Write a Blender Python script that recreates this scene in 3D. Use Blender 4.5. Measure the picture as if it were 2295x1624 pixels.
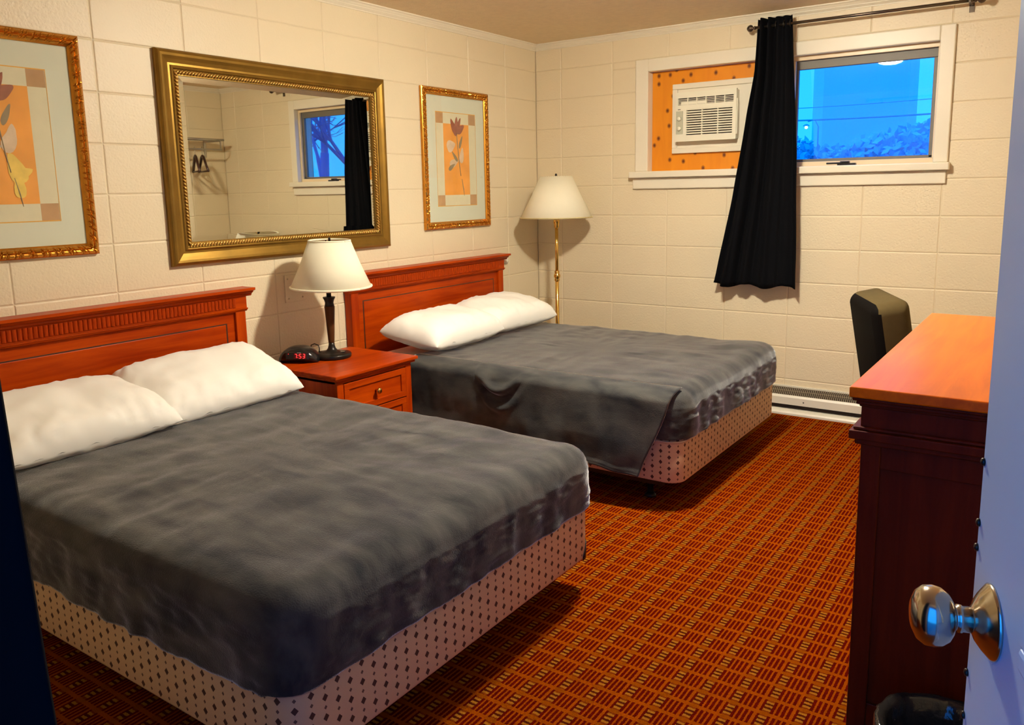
import bpy, bmesh, math, random
from mathutils import Vector, Matrix, noise
random.seed(7)
for o in list(bpy.data.objects): bpy.data.objects.remove(o, do_unlink=True)
SC = bpy.context.scene
COL = SC.collection
PI = math.pi

# ------------------------------------------------------------------ camera
CAM = Vector((3.2780, -5.0354, 1.4110))
yaw, pitch, roll = 2.17984, -0.16643, -0.019533
fwd = Vector((math.cos(yaw)*math.cos(pitch), math.sin(yaw)*math.cos(pitch), math.sin(pitch)))
rgt0 = Vector((math.sin(yaw), -math.cos(yaw), 0)); up0 = rgt0.cross(fwd)
rgt = rgt0*math.cos(roll) + up0*math.sin(roll); upv = up0*math.cos(roll) - rgt0*math.sin(roll)
cd = bpy.data.cameras.new('camera'); cam = bpy.data.objects.new('camera', cd); COL.objects.link(cam)
M = Matrix((rgt, upv, -fwd)).transposed().to_4x4(); M.translation = CAM
cam.matrix_world = M
cd.sensor_fit = 'HORIZONTAL'; cd.sensor_width = 36.0
cd.lens = 1808.64/2295*36; cd.shift_x = -3.81/2295; cd.shift_y = -83.9/2295
cd.clip_start = 0.02; cd.clip_end = 300
SC.camera = cam

# ------------------------------------------------------------------ world (dusk sky) and exposure
W = bpy.data.worlds.new('world'); SC.world = W; W.use_nodes = True
wn = W.node_tree.nodes; wl = W.node_tree.links
bg = wn['Background']
tc = wn.new('ShaderNodeTexCoord'); sx = wn.new('ShaderNodeSeparateXYZ'); rp = wn.new('ShaderNodeValToRGB')
wl.new(tc.outputs['Generated'], sx.inputs[0]); wl.new(sx.outputs['Z'], rp.inputs[0]); wl.new(rp.outputs[0], bg.inputs['Color'])
e = rp.color_ramp.elements
e[0].position = 0.0; e[0].color = (0.04, 0.80, 2.6, 1)
e[1].position = 0.75; e[1].color = (0.06, 0.90, 4.2, 1)
m_ = e.new(0.18); m_.color = (0.04, 0.75, 2.8, 1)
bg.inputs['Strength'].default_value = 1.0
vs = SC.view_settings
vs.view_transform = 'Standard'; vs.look = 'None'; vs.exposure = 0.0; vs.gamma = 1.0; vs.use_curve_mapping = False
LAMP_POS = (1.95, -2.05); LAMP_COL = (1.0, 0.93, 0.77); LAMP_STR = 700.0

# ------------------------------------------------------------------ material helpers
MATS = {}
def nodes(name):
    m = bpy.data.materials.new(name); m.use_nodes = True
    nt = m.node_tree
    return m, nt, nt.nodes['Principled BSDF']
def N(nt, t, **kw):
    n = nt.nodes.new('ShaderNode'+t)
    for k, v in kw.items():
        if k.startswith('i_'):
            n.inputs[k[2:].replace('_', ' ')].default_value = v
        else: setattr(n, k, v)
    return n
def math_(nt, op, a, b=None, c=None):
    n = nt.nodes.new('ShaderNodeMath'); n.operation = op
    for i, v in enumerate((a, b, c)):
        if v is None: continue
        if isinstance(v, (int, float)): n.inputs[i].default_value = v
        else: nt.links.new(v, n.inputs[i])
    return n.outputs[0]
def mixc(nt, f, a, b):
    n = nt.nodes.new('ShaderNodeMix'); n.data_type = 'RGBA'
    for i, v in ((0, f), (6, a), (7, b)):
        if isinstance(v, (int, float)): n.inputs[i].default_value = v
        elif isinstance(v, tuple): n.inputs[i].default_value = (*v, 1) if len(v) == 3 else v
        else: nt.links.new(v, n.inputs[i])
    return n.outputs[2]
def bump(nt, b, h, strength, dist):
    n = nt.nodes.new('ShaderNodeBump'); n.inputs['Strength'].default_value = strength; n.inputs['Distance'].default_value = dist
    nt.links.new(h, n.inputs['Height']); nt.links.new(n.outputs[0], b.inputs['Normal'])
def simple(name, col, rough=0.5, metal=0.0, var=0.0, vscale=8.0, bs=0.0, bscale=60.0, bdist=0.002, spec=None, sheen=0.0, coat=0.0):
    m, nt, b = nodes(name)
    b.inputs['Base Color'].default_value = (*col, 1); b.inputs['Roughness'].default_value = rough; b.inputs['Metallic'].default_value = metal
    if spec is not None: b.inputs['Specular IOR Level'].default_value = spec
    if sheen: b.inputs['Sheen Weight'].default_value = sheen; b.inputs['Sheen Roughness'].default_value = .5
    if coat: b.inputs['Coat Weight'].default_value = coat; b.inputs['Coat Roughness'].default_value = .15
    if var or bs:
        t = N(nt, 'TexCoord')
        if var:
            n = N(nt, 'TexNoise'); n.inputs['Scale'].default_value = vscale; n.inputs['Detail'].default_value = 5
            nt.links.new(t.outputs['Object'], n.inputs['Vector'])
            dk = tuple(c*(1-var) for c in col); lt = tuple(min(1, c*(1+var)) for c in col)
            nt.links.new(mixc(nt, n.outputs[0], dk, lt), b.inputs['Base Color'])
        if bs:
            n = N(nt, 'TexNoise'); n.inputs['Scale'].default_value = bscale; n.inputs['Detail'].default_value = 4
            nt.links.new(t.outputs['Object'], n.inputs['Vector']); bump(nt, b, n.outputs[0], bs, bdist)
    MATS[name] = m
    return m
def emit(name, col, s):
    m, nt, b = nodes(name)
    b.inputs['Base Color'].default_value = (0, 0, 0, 1)
    b.inputs['Emission Color'].default_value = (*col, 1); b.inputs['Emission Strength'].default_value = s
    MATS[name] = m
    return m
def wood(name, dark, light, axis=1, rough=0.36, scale=1.0, coat=0.0, spec=.12):
    m, nt, b = nodes(name)
    t = N(nt, 'TexCoord'); mp = N(nt, 'Mapping')
    s = [22*scale]*3; s[axis] = 1.6*scale
    mp.inputs['Scale'].default_value = s
    nt.links.new(t.outputs['Object'], mp.inputs[0])
    n = N(nt, 'TexNoise'); n.inputs['Scale'].default_value = 1.0; n.inputs['Detail'].default_value = 7; n.inputs['Roughness'].default_value = .62; n.inputs['Distortion'].default_value = .6
    nt.links.new(mp.outputs[0], n.inputs['Vector'])
    n2 = N(nt, 'TexNoise'); n2.inputs['Scale'].default_value = 3.0; n2.inputs['Detail'].default_value = 2
    nt.links.new(t.outputs['Object'], n2.inputs['Vector'])
    r = N(nt, 'ValToRGB'); r.color_ramp.elements[0].position = .3; r.color_ramp.elements[1].position = .7
    r.color_ramp.elements[0].color = (*dark, 1); r.color_ramp.elements[1].color = (*light, 1)
    f = math_(nt, 'ADD', math_(nt, 'MULTIPLY', n.outputs[0], .75), math_(nt, 'MULTIPLY', n2.outputs[0], .25))
    nt.links.new(f, r.inputs[0]); nt.links.new(r.outputs[0], b.inputs['Base Color'])
    b.inputs['Roughness'].default_value = rough; b.inputs['Specular IOR Level'].default_value = spec; b.inputs['Coat Weight'].default_value = coat; b.inputs['Coat Roughness'].default_value = .22
    bump(nt, b, n.outputs[0], .06, .001)
    MATS[name] = m
    return m

# ------------------------------------------------------------------ materials
def block_paint(name):
    m, nt, b = nodes(name)
    t = N(nt, 'TexCoord'); g = N(nt, 'NewGeometry')
    n = N(nt, 'TexNoise'); n.inputs['Scale'].default_value = 2.3; n.inputs['Detail'].default_value = 4
    nt.links.new(g.outputs['Position'], n.inputs['Vector'])
    nt.links.new(mixc(nt, n.outputs[0], (.73, .62, .425), (.80, .685, .475)), b.inputs['Base Color'])
    b.inputs['Roughness'].default_value = .42
    a = N(nt, 'TexNoise'); a.inputs['Scale'].default_value = 95; a.inputs['Detail'].default_value = 3
    v = N(nt, 'TexVoronoi'); v.inputs['Scale'].default_value = 70; v.feature = 'SMOOTH_F1'
    c = N(nt, 'TexNoise'); c.inputs['Scale'].default_value = 18; c.inputs['Detail'].default_value = 2
    for q in (a, v, c): nt.links.new(g.outputs['Position'], q.inputs['Vector'])
    h = math_(nt, 'ADD', a.outputs[0], math_(nt, 'MULTIPLY', math_(nt, 'MINIMUM', v.outputs['Distance'], .35), 1.2))
    h = math_(nt, 'ADD', h, math_(nt, 'MULTIPLY', c.outputs[0], .8))
    bump(nt, b, h, .38, .0035)
    MATS[name] = m
    return m
BLK = block_paint('painted_block')
MORT = simple('painted_mortar', (.70, .59, .40), .5, bs=.3, bscale=80)
CEIL = simple('ceiling_texture', (.82, .67, .46), .8, var=.10, vscale=30, bs=.6, bscale=130, bdist=.004)
TRIMW = simple('white_trim_paint', (.80, .73, .575), .38, var=.05, vscale=5, bs=.08, bscale=40)
WHITEP = simple('white_plastic', (.84, .80, .68), .35)
def carpet():
    m, nt, b = nodes('patterned_carpet')
    t = N(nt, 'TexCoord'); wob = N(nt, 'TexNoise'); wob.inputs['Scale'].default_value = 260; wob.inputs['Detail'].default_value = 2
    g = N(nt, 'NewGeometry')
    nt.links.new(g.outputs['Position'], wob.inputs['Vector'])
    sp = N(nt, 'SeparateXYZ'); nt.links.new(g.outputs['Position'], sp.inputs[0])
    sw = N(nt, 'SeparateColor'); nt.links.new(wob.outputs['Color'], sw.inputs[0])
    wx = math_(nt, 'MULTIPLY', math_(nt, 'SUBTRACT', sw.outputs[0], .5), .006)
    wy = math_(nt, 'MULTIPLY', math_(nt, 'SUBTRACT', sw.outputs[1], .5), .006)
    px, py = .0862, .0712
    u = math_(nt, 'FRACT', math_(nt, 'DIVIDE', math_(nt, 'ADD', math_(nt, 'ADD', sp.outputs[0], wx), 10*px-.0123+.0155), px))
    v = math_(nt, 'FRACT', math_(nt, 'DIVIDE', math_(nt, 'ADD', math_(nt, 'ADD', sp.outputs[1], wy), 2.716+50*py+py/2), py))
    def band(x, c, hw): return math_(nt, 'LESS_THAN', math_(nt, 'ABSOLUTE', math_(nt, 'SUBTRACT', x, c)), hw)
    bars = None
    for c in (.03, .37, .53, .69, .85):
        q = band(u, c, .049); bars = q if bars is None else math_(nt, 'MAXIMUM', bars, q)
    inrow = band(v, .5, .405)
    red = math_(nt, 'MULTIPLY', bars, inrow)
    boxu = band(u, .20, .185)
    frame = math_(nt, 'MULTIPLY', boxu, math_(nt, 'MAXIMUM', band(v, .15, .045), band(v, .85, .045)))
    inner = math_(nt, 'MULTIPLY', band(u, .20, .125), band(v, .5, .30))
    gold = math_(nt, 'MULTIPLY', inner, math_(nt, 'MAXIMUM', band(v, .26, .062), math_(nt, 'MAXIMUM', band(v, .5, .062), band(v, .74, .062))))
    nearbox = math_(nt, 'MULTIPLY', boxu, math_(nt, 'SUBTRACT', 1.0, inrow))
    col = mixc(nt, nearbox, (.375, .072, .001), (.32, .072, .001))
    col = mixc(nt, math_(nt, 'MULTIPLY', frame, .55), col, (.10, .02, .006))
    col = mixc(nt, inner, col, (.075, .012, .003))
    col = mixc(nt, gold, col, (.43, .17, .014))
    col = mixc(nt, red, col, (.105, .003, .0015))
    n = N(nt, 'TexNoise'); n.inputs['Scale'].default_value = 420; n.inputs['Detail'].default_value = 2
    nt.links.new(g.outputs['Position'], n.inputs['Vector'])
    col = mixc(nt, math_(nt, 'MULTIPLY', n.outputs[0], .5), col, (.055, .004, .001))
    n3 = N(nt, 'TexNoise'); n3.inputs['Scale'].default_value = 1.6; n3.inputs['Detail'].default_value = 3
    nt.links.new(g.outputs['Position'], n3.inputs['Vector'])
    col = mixc(nt, math_(nt, 'MULTIPLY', n3.outputs[0], .22), col, (.09, .010, .002))
    nt.links.new(col, b.inputs['Base Color'])
    b.inputs['Roughness'].default_value = .95; b.inputs['Specular IOR Level'].default_value = .0
    bump(nt, b, n.outputs[0], .8, .004)
    return m
CARPET = carpet()
CHERRY = wood('cherry_wood', (.23, .012, .0005), (.56, .073, .001), axis=1)
CHERRYV = wood('cherry_wood_upright', (.23, .012, .0005), (.56, .073, .001), axis=2)
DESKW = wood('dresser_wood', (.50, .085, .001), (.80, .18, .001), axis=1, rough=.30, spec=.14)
DESKS = wood('dresser_wood_shaded', (.060, .0060, .001), (.13, .015, .0015), axis=2, rough=.45)  # darker copy of the dresser wood, shade put into its colour
BRASS = simple('polished_brass', (.75, .48, .13), .18, 1.0)
STEEL = simple('satin_nickel', (.52, .47, .38), .17, 1.0)
CHROME = simple('dull_chrome', (.55, .54, .5), .3, 1.0)
DKMET = simple('dark_bronze_metal', (.022, .018, .015), .32, .6)
RODM = simple('rod_bronze', (.13, .10, .075), .3, .9)
BLACKP = simple('black_plastic', (.012, .010, .010), .22)
SHADEF = simple('cream_lampshade_fabric', (.93, .87, .67), .75, var=.03, vscale=20, bs=.15, bscale=300, bdist=.0006)
def shade_fix(m):
    nt = m.node_tree; b = nt.nodes['Principled BSDF']; out = nt.nodes['Material Output']
    tr = N(nt, 'BsdfTranslucent'); tr.inputs[0].default_value = (.9, .8, .55, 1)
    mx = N(nt, 'MixShader'); mx.inputs[0].default_value = .12
    nt.links.new(b.outputs[0], mx.inputs[1]); nt.links.new(tr.outputs[0], mx.inputs[2]); nt.links.new(mx.outputs[0], out.inputs[0])
shade_fix(SHADEF)
PILLOW = simple('white_cotton', (.89, .865, .79), .85, bs=.1, bscale=500, bdist=.0004, sheen=.2)
SHEET = simple('white_sheet', (.82, .80, .74), .9)
def plush():
    m, nt, b = nodes('grey_plush')
    g = N(nt, 'NewGeometry'); mp = N(nt, 'Mapping'); mp.inputs['Scale'].default_value = (5, 14, 9)
    mp.inputs['Rotation'].default_value = (0, 0, .5)
    nt.links.new(g.outputs['Position'], mp.inputs[0])
    n = N(nt, 'TexNoise'); n.inputs['Scale'].default_value = 1.0; n.inputs['Detail'].default_value = 4; n.inputs['Roughness'].default_value = .5; n.inputs['Distortion'].default_value = .3
    nt.links.new(mp.outputs[0], n.inputs['Vector'])
    r = N(nt, 'ValToRGB'); r.color_ramp.elements[0].position = .35; r.color_ramp.elements[1].position = .68
    r.color_ramp.elements[0].color = (.024, .026, .030, 1); r.color_ramp.elements[1].color = (.090, .088, .080, 1)
    nt.links.new(n.outputs[0], r.inputs[0]); nt.links.new(r.outputs[0], b.inputs['Base Color'])
    b.inputs['Roughness'].default_value = .9; b.inputs['Specular IOR Level'].default_value = .15
    b.inputs['Sheen Weight'].default_value = 1.0; b.inputs['Sheen Roughness'].default_value = .30; b.inputs['Sheen Tint'].default_value = (1, 1, .98, 1)
    f = N(nt, 'TexNoise'); f.inputs['Scale'].default_value = 260; f.inputs['Detail'].default_value = 3
    nt.links.new(g.outputs['Position'], f.inputs['Vector'])
    bump(nt, b, math_(nt, 'ADD', f.outputs[0], math_(nt, 'MULTIPLY', n.outputs[0], .5)), .35, .004)
    return m
PLUSH = plush()
def ticking():
    m, nt, b = nodes('diamond_ticking')
    t = N(nt, 'TexCoord'); sp = N(nt, 'SeparateXYZ'); nt.links.new(t.outputs['UV'], sp.inputs[0])
    pu, pv = .039, .050
    def dots(off_v_a, off_v_b, size):
        out = None
        for ou, ov in ((0, off_v_a), (pu, off_v_b)):
            a = math_(nt, 'ABSOLUTE', math_(nt, 'MULTIPLY', math_(nt, 'SUBTRACT', math_(nt, 'FRACT', math_(nt, 'DIVIDE', math_(nt, 'ADD', sp.outputs[0], 20*pu+ou), 2*pu)), .5), 2*pu))
            c = math_(nt, 'ABSOLUTE', math_(nt, 'MULTIPLY', math_(nt, 'SUBTRACT', math_(nt, 'FRACT', math_(nt, 'DIVIDE', math_(nt, 'ADD', sp.outputs[1], 20*pv+ov), pv)), .5), pv))
            q = math_(nt, 'LESS_THAN', math_(nt, 'ADD', a, math_(nt, 'MULTIPLY', c, .85)), size)
            out = q if out is None else math_(nt, 'MAXIMUM', out, q)
        return out
    big = dots(0, pv/2, .0088); small = dots(pv/2, 0, .0048)
    col = mixc(nt, big, (.62, .43, .26), (.06, .022, .014))
    col = mixc(nt, small, col, (.12, .06, .04))
    nt.links.new(col, b.inputs['Base Color']); b.inputs['Roughness'].default_value = .7
    n = N(nt, 'TexNoise'); n.inputs['Scale'].default_value = 120
    nt.links.new(t.outputs['Object'], n.inputs['Vector']); bump(nt, b, n.outputs[0], .2, .002)
    return m
TICK = ticking()
NAVY = simple('navy_curtain_cloth', (.0020, .0022, .0034), .9, var=.2, vscale=30, bs=.2, bscale=300, bdist=.001, spec=.1)
OLIVE = simple('olive_chair_fabric', (.085, .062, .026), .85, spec=.03, var=.1, vscale=40, bs=.2, bscale=400)
VINYL = simple('black_vinyl', (.006, .005, .0045), .6, spec=.015)
GOLD = simple('antique_gold_leaf', (.27, .150, .024), .38, .8, var=.38, vscale=9, bs=.1, bscale=30)
ROPE = simple('pale_gold_rope', (.62, .38, .10), .35, .7)
COPPER = simple('bronze_gold_frame', (.58, .25, .028), .24, .8, var=.3, vscale=25)
DKFR = simple('dark_frame_edge', (.06, .018, .006), .4)
MATB = simple('pale_mat_board', (.62, .64, .50), .8)
CREAM = simple('print_cream', (.66, .62, .42), .8, var=.06, vscale=20)
ORANGE = simple('print_orange', (.80, .34, .045), .8, var=.22, vscale=9)
TAN = simple('print_tan', (.46, .27, .12), .8, var=.35, vscale=14)
GOLDLN = simple('print_gold_line', (.72, .36, .03), .6)
PETAL = simple('print_petal', (.30, .095, .050), .8, var=.45, vscale=40)
LEAFP = simple('print_leaf', (.26, .20, .11), .8, var=.35, vscale=40)
PALEF = simple('print_pale_bloom', (.66, .50, .33), .8, var=.25, vscale=30)
YELF = simple('print_yellow_bloom', (.78, .55, .10), .8, var=.3, vscale=30)
DOORP = simple('door_paint', (.50, .66, .80), .42, bs=.12, bscale=200, bdist=.0006)
REDLED = emit('red_led', (1.0, .03, .03), 3.2)
DIMRED = emit('dim_red_display', (.5, .004, .004), .10)
GLOW = emit('lamp_glass_glow', LAMP_COL, LAMP_STR)
STREET = emit('street_lamp_glow', (1.0, .95, .85), 60.0)
def mirror_mat():
    m, nt, b = nodes('mirror_silver')
    b.inputs['Base Color'].default_value = (.68, .67, .58, 1); b.inputs['Metallic'].default_value = 1; b.inputs['Roughness'].default_value = .012
    return m
MIRR = mirror_mat()
def glass_mat(name='window_glass', refl=.10, tint=(1, 1, 1)):
    m = bpy.data.materials.new(name); m.use_nodes = True; nt = m.node_tree
    nt.nodes.remove(nt.nodes['Principled BSDF'])
    tr = N(nt, 'BsdfTransparent'); tr.inputs[0].default_value = (*tint, 1)
    gl = N(nt, 'BsdfGlossy'); gl.inputs['Roughness'].default_value = .01; gl.inputs[0].default_value = (1, 1, 1, 1)
    g = N(nt, 'NewGeometry'); dt = N(nt, 'VectorMath', operation='DOT_PRODUCT')
    nt.links.new(g.outputs['Incoming'], dt.inputs[0]); nt.links.new(g.outputs['Normal'], dt.inputs[1])
    om = math_(nt, 'SUBTRACT', 1.0, math_(nt, 'ABSOLUTE', dt.outputs['Value']))
    f5 = math_(nt, 'MULTIPLY_ADD', math_(nt, 'POWER', om, 5.0), .9, refl*.4)
    mx = N(nt, 'MixShader'); nt.links.new(f5, mx.inputs[0])
    nt.links.new(tr.outputs[0], mx.inputs[1]); nt.links.new(gl.outputs[0], mx.inputs[2])
    nt.links.new(mx.outputs[0], nt.nodes['Material Output'].inputs[0])
    return m
GLASS = glass_mat('window_glass', .075, (.9, .96, 1))
PICGL = glass_mat('picture_glass', .06)
def plywood():
    m, nt, b = nodes('knotty_pine')
    t = N(nt, 'TexCoord'); mp = N(nt, 'Mapping'); mp.inputs['Scale'].default_value = (16, 16, 2.2)
    nt.links.new(t.outputs['Object'], mp.inputs[0])
    n = N(nt, 'TexNoise'); n.inputs['Scale'].default_value = 1; n.inputs['Detail'].default_value = 6; n.inputs['Distortion'].default_value = .7
    nt.links.new(mp.outputs[0], n.inputs['Vector'])
    col = mixc(nt, n.outputs[0], (.66, .19, .003), (.88, .33, .006))
    v = N(nt, 'TexVoronoi', voronoi_dimensions='2D'); v.inputs['Scale'].default_value = 9.5
    sp = N(nt, 'SeparateXYZ'); cb = N(nt, 'CombineXYZ'); nt.links.new(t.outputs['Object'], sp.inputs[0])
    nt.links.new(sp.outputs[0], cb.inputs[0]); nt.links.new(math_(nt, 'MULTIPLY', sp.outputs[2], .8), cb.inputs[1]); nt.links.new(cb.outputs[0], v.inputs['Vector'])
    k = N(nt, 'ValToRGB'); k.color_ramp.elements[0].position = .045; k.color_ramp.elements[1].position = .15
    k.color_ramp.elements[0].color = (1, 1, 1, 1); k.color_ramp.elements[1].color = (0, 0, 0, 1)
    nt.links.new(v.outputs['Distance'], k.inputs[0])
    nt.links.new(mixc(nt, k.outputs[0], col, (.14, .025, .003)), b.inputs['Base Color'])
    b.inputs['Roughness'].default_value = .45
    return m
PLY = plywood()
BUILD = simple('far_building_haze', (.12, .85, .86), .9, var=.05, vscale=.6)  # blue dusk haze put into the wall colour
BUILD2 = simple('far_building_return_haze', (.14, .95, .92), .9)  # same painted haze, lighter copy for the side wing
TREEM = simple('hazed_tree', (.05, .62, .72), .95, var=.3, vscale=2)  # foliage colour carries the blue of the distant haze
BRANCH = simple('bare_branch', (.05, .16, .36), .9)  # bark tinted with the same blue haze
CABLE = simple('power_cable', (.04, .50, .58), .8)  # haze blue painted on the cables and the street lamp pole
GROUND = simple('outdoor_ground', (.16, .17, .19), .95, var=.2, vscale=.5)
LINER = simple('clear_black_liner', (.02, .018, .016), .12, bs=.5, bscale=25, bdist=.01)

# ------------------------------------------------------------------ geometry helpers
def mesh(name, verts, faces, smooth=False, uv=None):
    me = bpy.data.meshes.new(name); me.from_pydata([tuple(v) for v in verts], [], faces)
    if uv:
        l = me.uv_layers.new(name='UVMap')
        for poly in me.polygons:
            for li in poly.loop_indices: l.data[li].uv = uv[me.loops[li].vertex_index]
    me.validate(); me.update()
    if smooth:
        for p in me.polygons: p.use_smooth = True
    return me
def link(name, me, mat=None, parent=None, loc=(0, 0, 0), rot=(0, 0, 0)):
    o = bpy.data.objects.new(name, me); COL.objects.link(o)
    if mat and not me.materials: me.materials.append(mat)
    o.parent = parent; o.location = loc; o.rotation_euler = rot
    return o
def thing(name, label, cat, loc=(0, 0, 0), rotz=0, group=None):
    o = bpy.data.objects.new(name, None); COL.objects.link(o); o.empty_display_size = .1
    o.location = loc; o.rotation_euler = (0, 0, rotz)
    return tag(o, label, cat, group)
def tag(o, label, cat, group=None):
    o['label'] = label; o['category'] = cat
    if group: o['group'] = group
    return o
def struct(o, label=None, cat=None):
    o['kind'] = 'structure'
    if label: o['label'] = label
    if cat: o['category'] = cat
    return o
def bm_mesh(bm, name, smooth=False):
    me = bpy.data.meshes.new(name); bm.normal_update(); bm.to_mesh(me); bm.free()
    if smooth:
        for p in me.polygons: p.use_smooth = True
    return me
def add_box(bm, lo, hi, bev=0.0, seg=2):
    r = bmesh.ops.create_cube(bm, size=1)
    vs_ = r['verts']
    for v in vs_:
        v.co = Vector([(lo[i]+hi[i])/2 + v.co[i]*(hi[i]-lo[i]) for i in range(3)])
    if bev:
        es = list({e for v in vs_ for e in v.link_edges})
        bmesh.ops.bevel(bm, geom=es, offset=bev, segments=seg, affect='EDGES', profile=.5)
def box(name, lo, hi, mat, parent=None, bev=0.0, seg=2, loc=(0, 0, 0), rot=(0, 0, 0), smooth=False):
    bm = bmesh.new(); add_box(bm, lo, hi, bev, seg)
    return link(name, bm_mesh(bm, name, smooth), mat, parent, loc, rot)
def boxes(name, lst, mat, parent=None, bev=0.0, loc=(0, 0, 0), rot=(0, 0, 0)):
    bm = bmesh.new()
    for lo, hi in lst: add_box(bm, lo, hi, bev)
    return link(name, bm_mesh(bm, name), mat, parent, loc, rot)
def lathe_mesh(name, prof, seg=32, axis='z', cap=True):
    vs_, fs = [], []
    for r, z in prof:
        for i in range(seg):
            a = 2*PI*i/seg; vs_.append((r*math.cos(a), r*math.sin(a), z))
    n = len(prof)
    for k in range(n-1):
        for i in range(seg):
            j = (i+1) % seg
            fs.append((k*seg+i, k*seg+j, (k+1)*seg+j, (k+1)*seg+i))
    if cap:
        fs.append(tuple(reversed(range(seg)))); fs.append(tuple(range((n-1)*seg, n*seg)))
    return mesh(name, vs_, fs, True)
def lathe(name, prof, mat, parent=None, seg=32, loc=(0, 0, 0), rot=(0, 0, 0), cap=True):
    return link(name, lathe_mesh(name, prof, seg, cap=cap), mat, parent, loc, rot)
def tube_mesh(name, path, rad, seg=10, cap=True):
    path = [Vector(p) for p in path]; n = len(path)
    if not isinstance(rad, (list, tuple)): rad = [rad]*n
    vs_, fs = [], []
    t0 = (path[1]-path[0]).normalized()
    a = Vector((0, 0, 1)) if abs(t0.z) < .9 else Vector((1, 0, 0))
    nn = t0.cross(a).normalized()
    for i, p in enumerate(path):
        t = ((path[min(i+1, n-1)]-path[max(i-1, 0)])).normalized()
        nn = (nn - t*nn.dot(t)).normalized(); b_ = t.cross(nn)
        for k in range(seg):
            an = 2*PI*k/seg
            vs_.append(p + (nn*math.cos(an)+b_*math.sin(an))*rad[i])
    for i in range(n-1):
        for k in range(seg):
            j = (k+1) % seg
            fs.append((i*seg+k, i*seg+j, (i+1)*seg+j, (i+1)*seg+k))
    if cap:
        fs.append(tuple(reversed(range(seg)))); fs.append(tuple(range((n-1)*seg, n*seg)))
    return mesh(name, vs_, fs, True)
def tube(name, path, rad, mat, parent=None, seg=10, loc=(0, 0, 0), rot=(0, 0, 0)):
    return link(name, tube_mesh(name, path, rad, seg), mat, parent, loc, rot)
def sweep(name, prof, a, b, xdir, mat, parent=None, ydir=(0, 0, 1)):
    # extrude closed 2D profile (along xdir, ydir) from point a to b
    a = Vector(a); b = Vector(b); xd = Vector(xdir); yd = Vector(ydir); n = len(prof)
    vs_ = [a + xd*p[0] + yd*p[1] for p in prof] + [b + xd*p[0] + yd*p[1] for p in prof]
    fs = [(i, (i+1) % n, n+(i+1) % n, n+i) for i in range(n)] + [tuple(reversed(range(n))), tuple(range(n, 2*n))]
    me = mesh(name, vs_, fs)
    bm = bmesh.new(); bm.from_mesh(me); bmesh.ops.recalc_face_normals(bm, faces=bm.faces); bm.to_mesh(me); bm.free()
    return link(name, me, mat, parent)
def frame_rail(name, w, h, prof, side, mat, parent, seglen=None, mod=None):
    """mitred rail of a w x h frame lying in local YZ plane (centre origin), facing +X. prof: list of (inset from outer edge, x)."""
    corners = [(-w/2, -h/2), (w/2, -h/2), (w/2, h/2), (-w/2, h/2)]
    inward = [(1, 1), (-1, 1), (-1, -1), (1, -1)]
    i, j = side, (side+1) % 4
    L = w if side % 2 == 0 else h
    n = max(2, int(L/seglen)) if seglen else 2
    vs_, fs = [], []
    m = len(prof)
    for k in range(n):
        t = k/(n-1)
        for q, (d, x) in enumerate(prof):
            p0 = (corners[i][0]+inward[i][0]*d, corners[i][1]+inward[i][1]*d)
            p1 = (corners[j][0]+inward[j][0]*d, corners[j][1]+inward[j][1]*d)
            y = p0[0]+(p1[0]-p0[0])*t; z = p0[1]+(p1[1]-p0[1])*t
            xx = x*mod(t*L, q) if mod else x
            vs_.append((xx, y, z))
    for k in range(n-1):
        for q in range(m-1):
            fs.append((k*m+q, k*m+q+1, (k+1)*m+q+1, (k+1)*m+q))
    fs.append(tuple(range(m))); fs.append(tuple(reversed(range((n-1)*m, n*m))))
    me = mesh(name, vs_, fs)
    bm = bmesh.new(); bm.from_mesh(me); bmesh.ops.recalc_face_normals(bm, faces=bm.faces); bm.to_mesh(me); bm.free()
    return link(name, me, mat, parent)
def copy_tree(o, parent=None, **kw):
    c = o.copy(); COL.objects.link(c); c.parent = parent
    for ch in list(o.children): copy_tree(ch, c)
    return c
def fbm(x, y, z=0.0, o=3):
    s, a = 0, 1
    for k in range(o):
        s += a*noise.noise(Vector((x, y, z))); a *= .5; x *= 2.03; y *= 2.03; z += 7.1
    return s

# ------------------------------------------------------------------ room shell
XR, YF, ZC = 3.67, -4.97, 2.42
B, R = .4064, .2032
fl = struct(box('floor', (0, YF-.2, -.1), (XR, 0, 0), CARPET), 'orange and red patterned carpet floor', 'floor')
struct(box('ceiling', (-.2, YF-.2, ZC), (XR+.2, .2, ZC+.1), CEIL), 'tan textured ceiling', 'ceiling')
BLOCKS = {}
def block_mesh(w, h):
    key = (round(w, 4), round(h, 4))
    if key in BLOCKS: return BLOCKS[key]
    g, bv, dp, th = .0016, .0050, .0030, .012   # half joint, bevel width, bevel depth
    def rect(i, x): return [(x, -w/2+i, -h/2+i), (x, w/2-i, -h/2+i), (x, w/2-i, h/2-i), (x, -w/2+i, h/2-i)]
    b1, b2 = min(bv, w/4), min(bv, w/4)
    vs_ = rect(g, -th) + rect(g, -dp) + rect(g+b1*.45, -dp*.3) + rect(g+b1, 0)
    fs = []
    for k in range(3):
        for i in range(4):
            j = (i+1) % 4; fs.append((k*4+i, k*4+j, (k+1)*4+j, (k+1)*4+i))
    fs.append((12, 13, 14, 15))
    me = mesh('block', vs_, fs); me.materials.append(BLK)
    BLOCKS[key] = me
    return me
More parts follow.
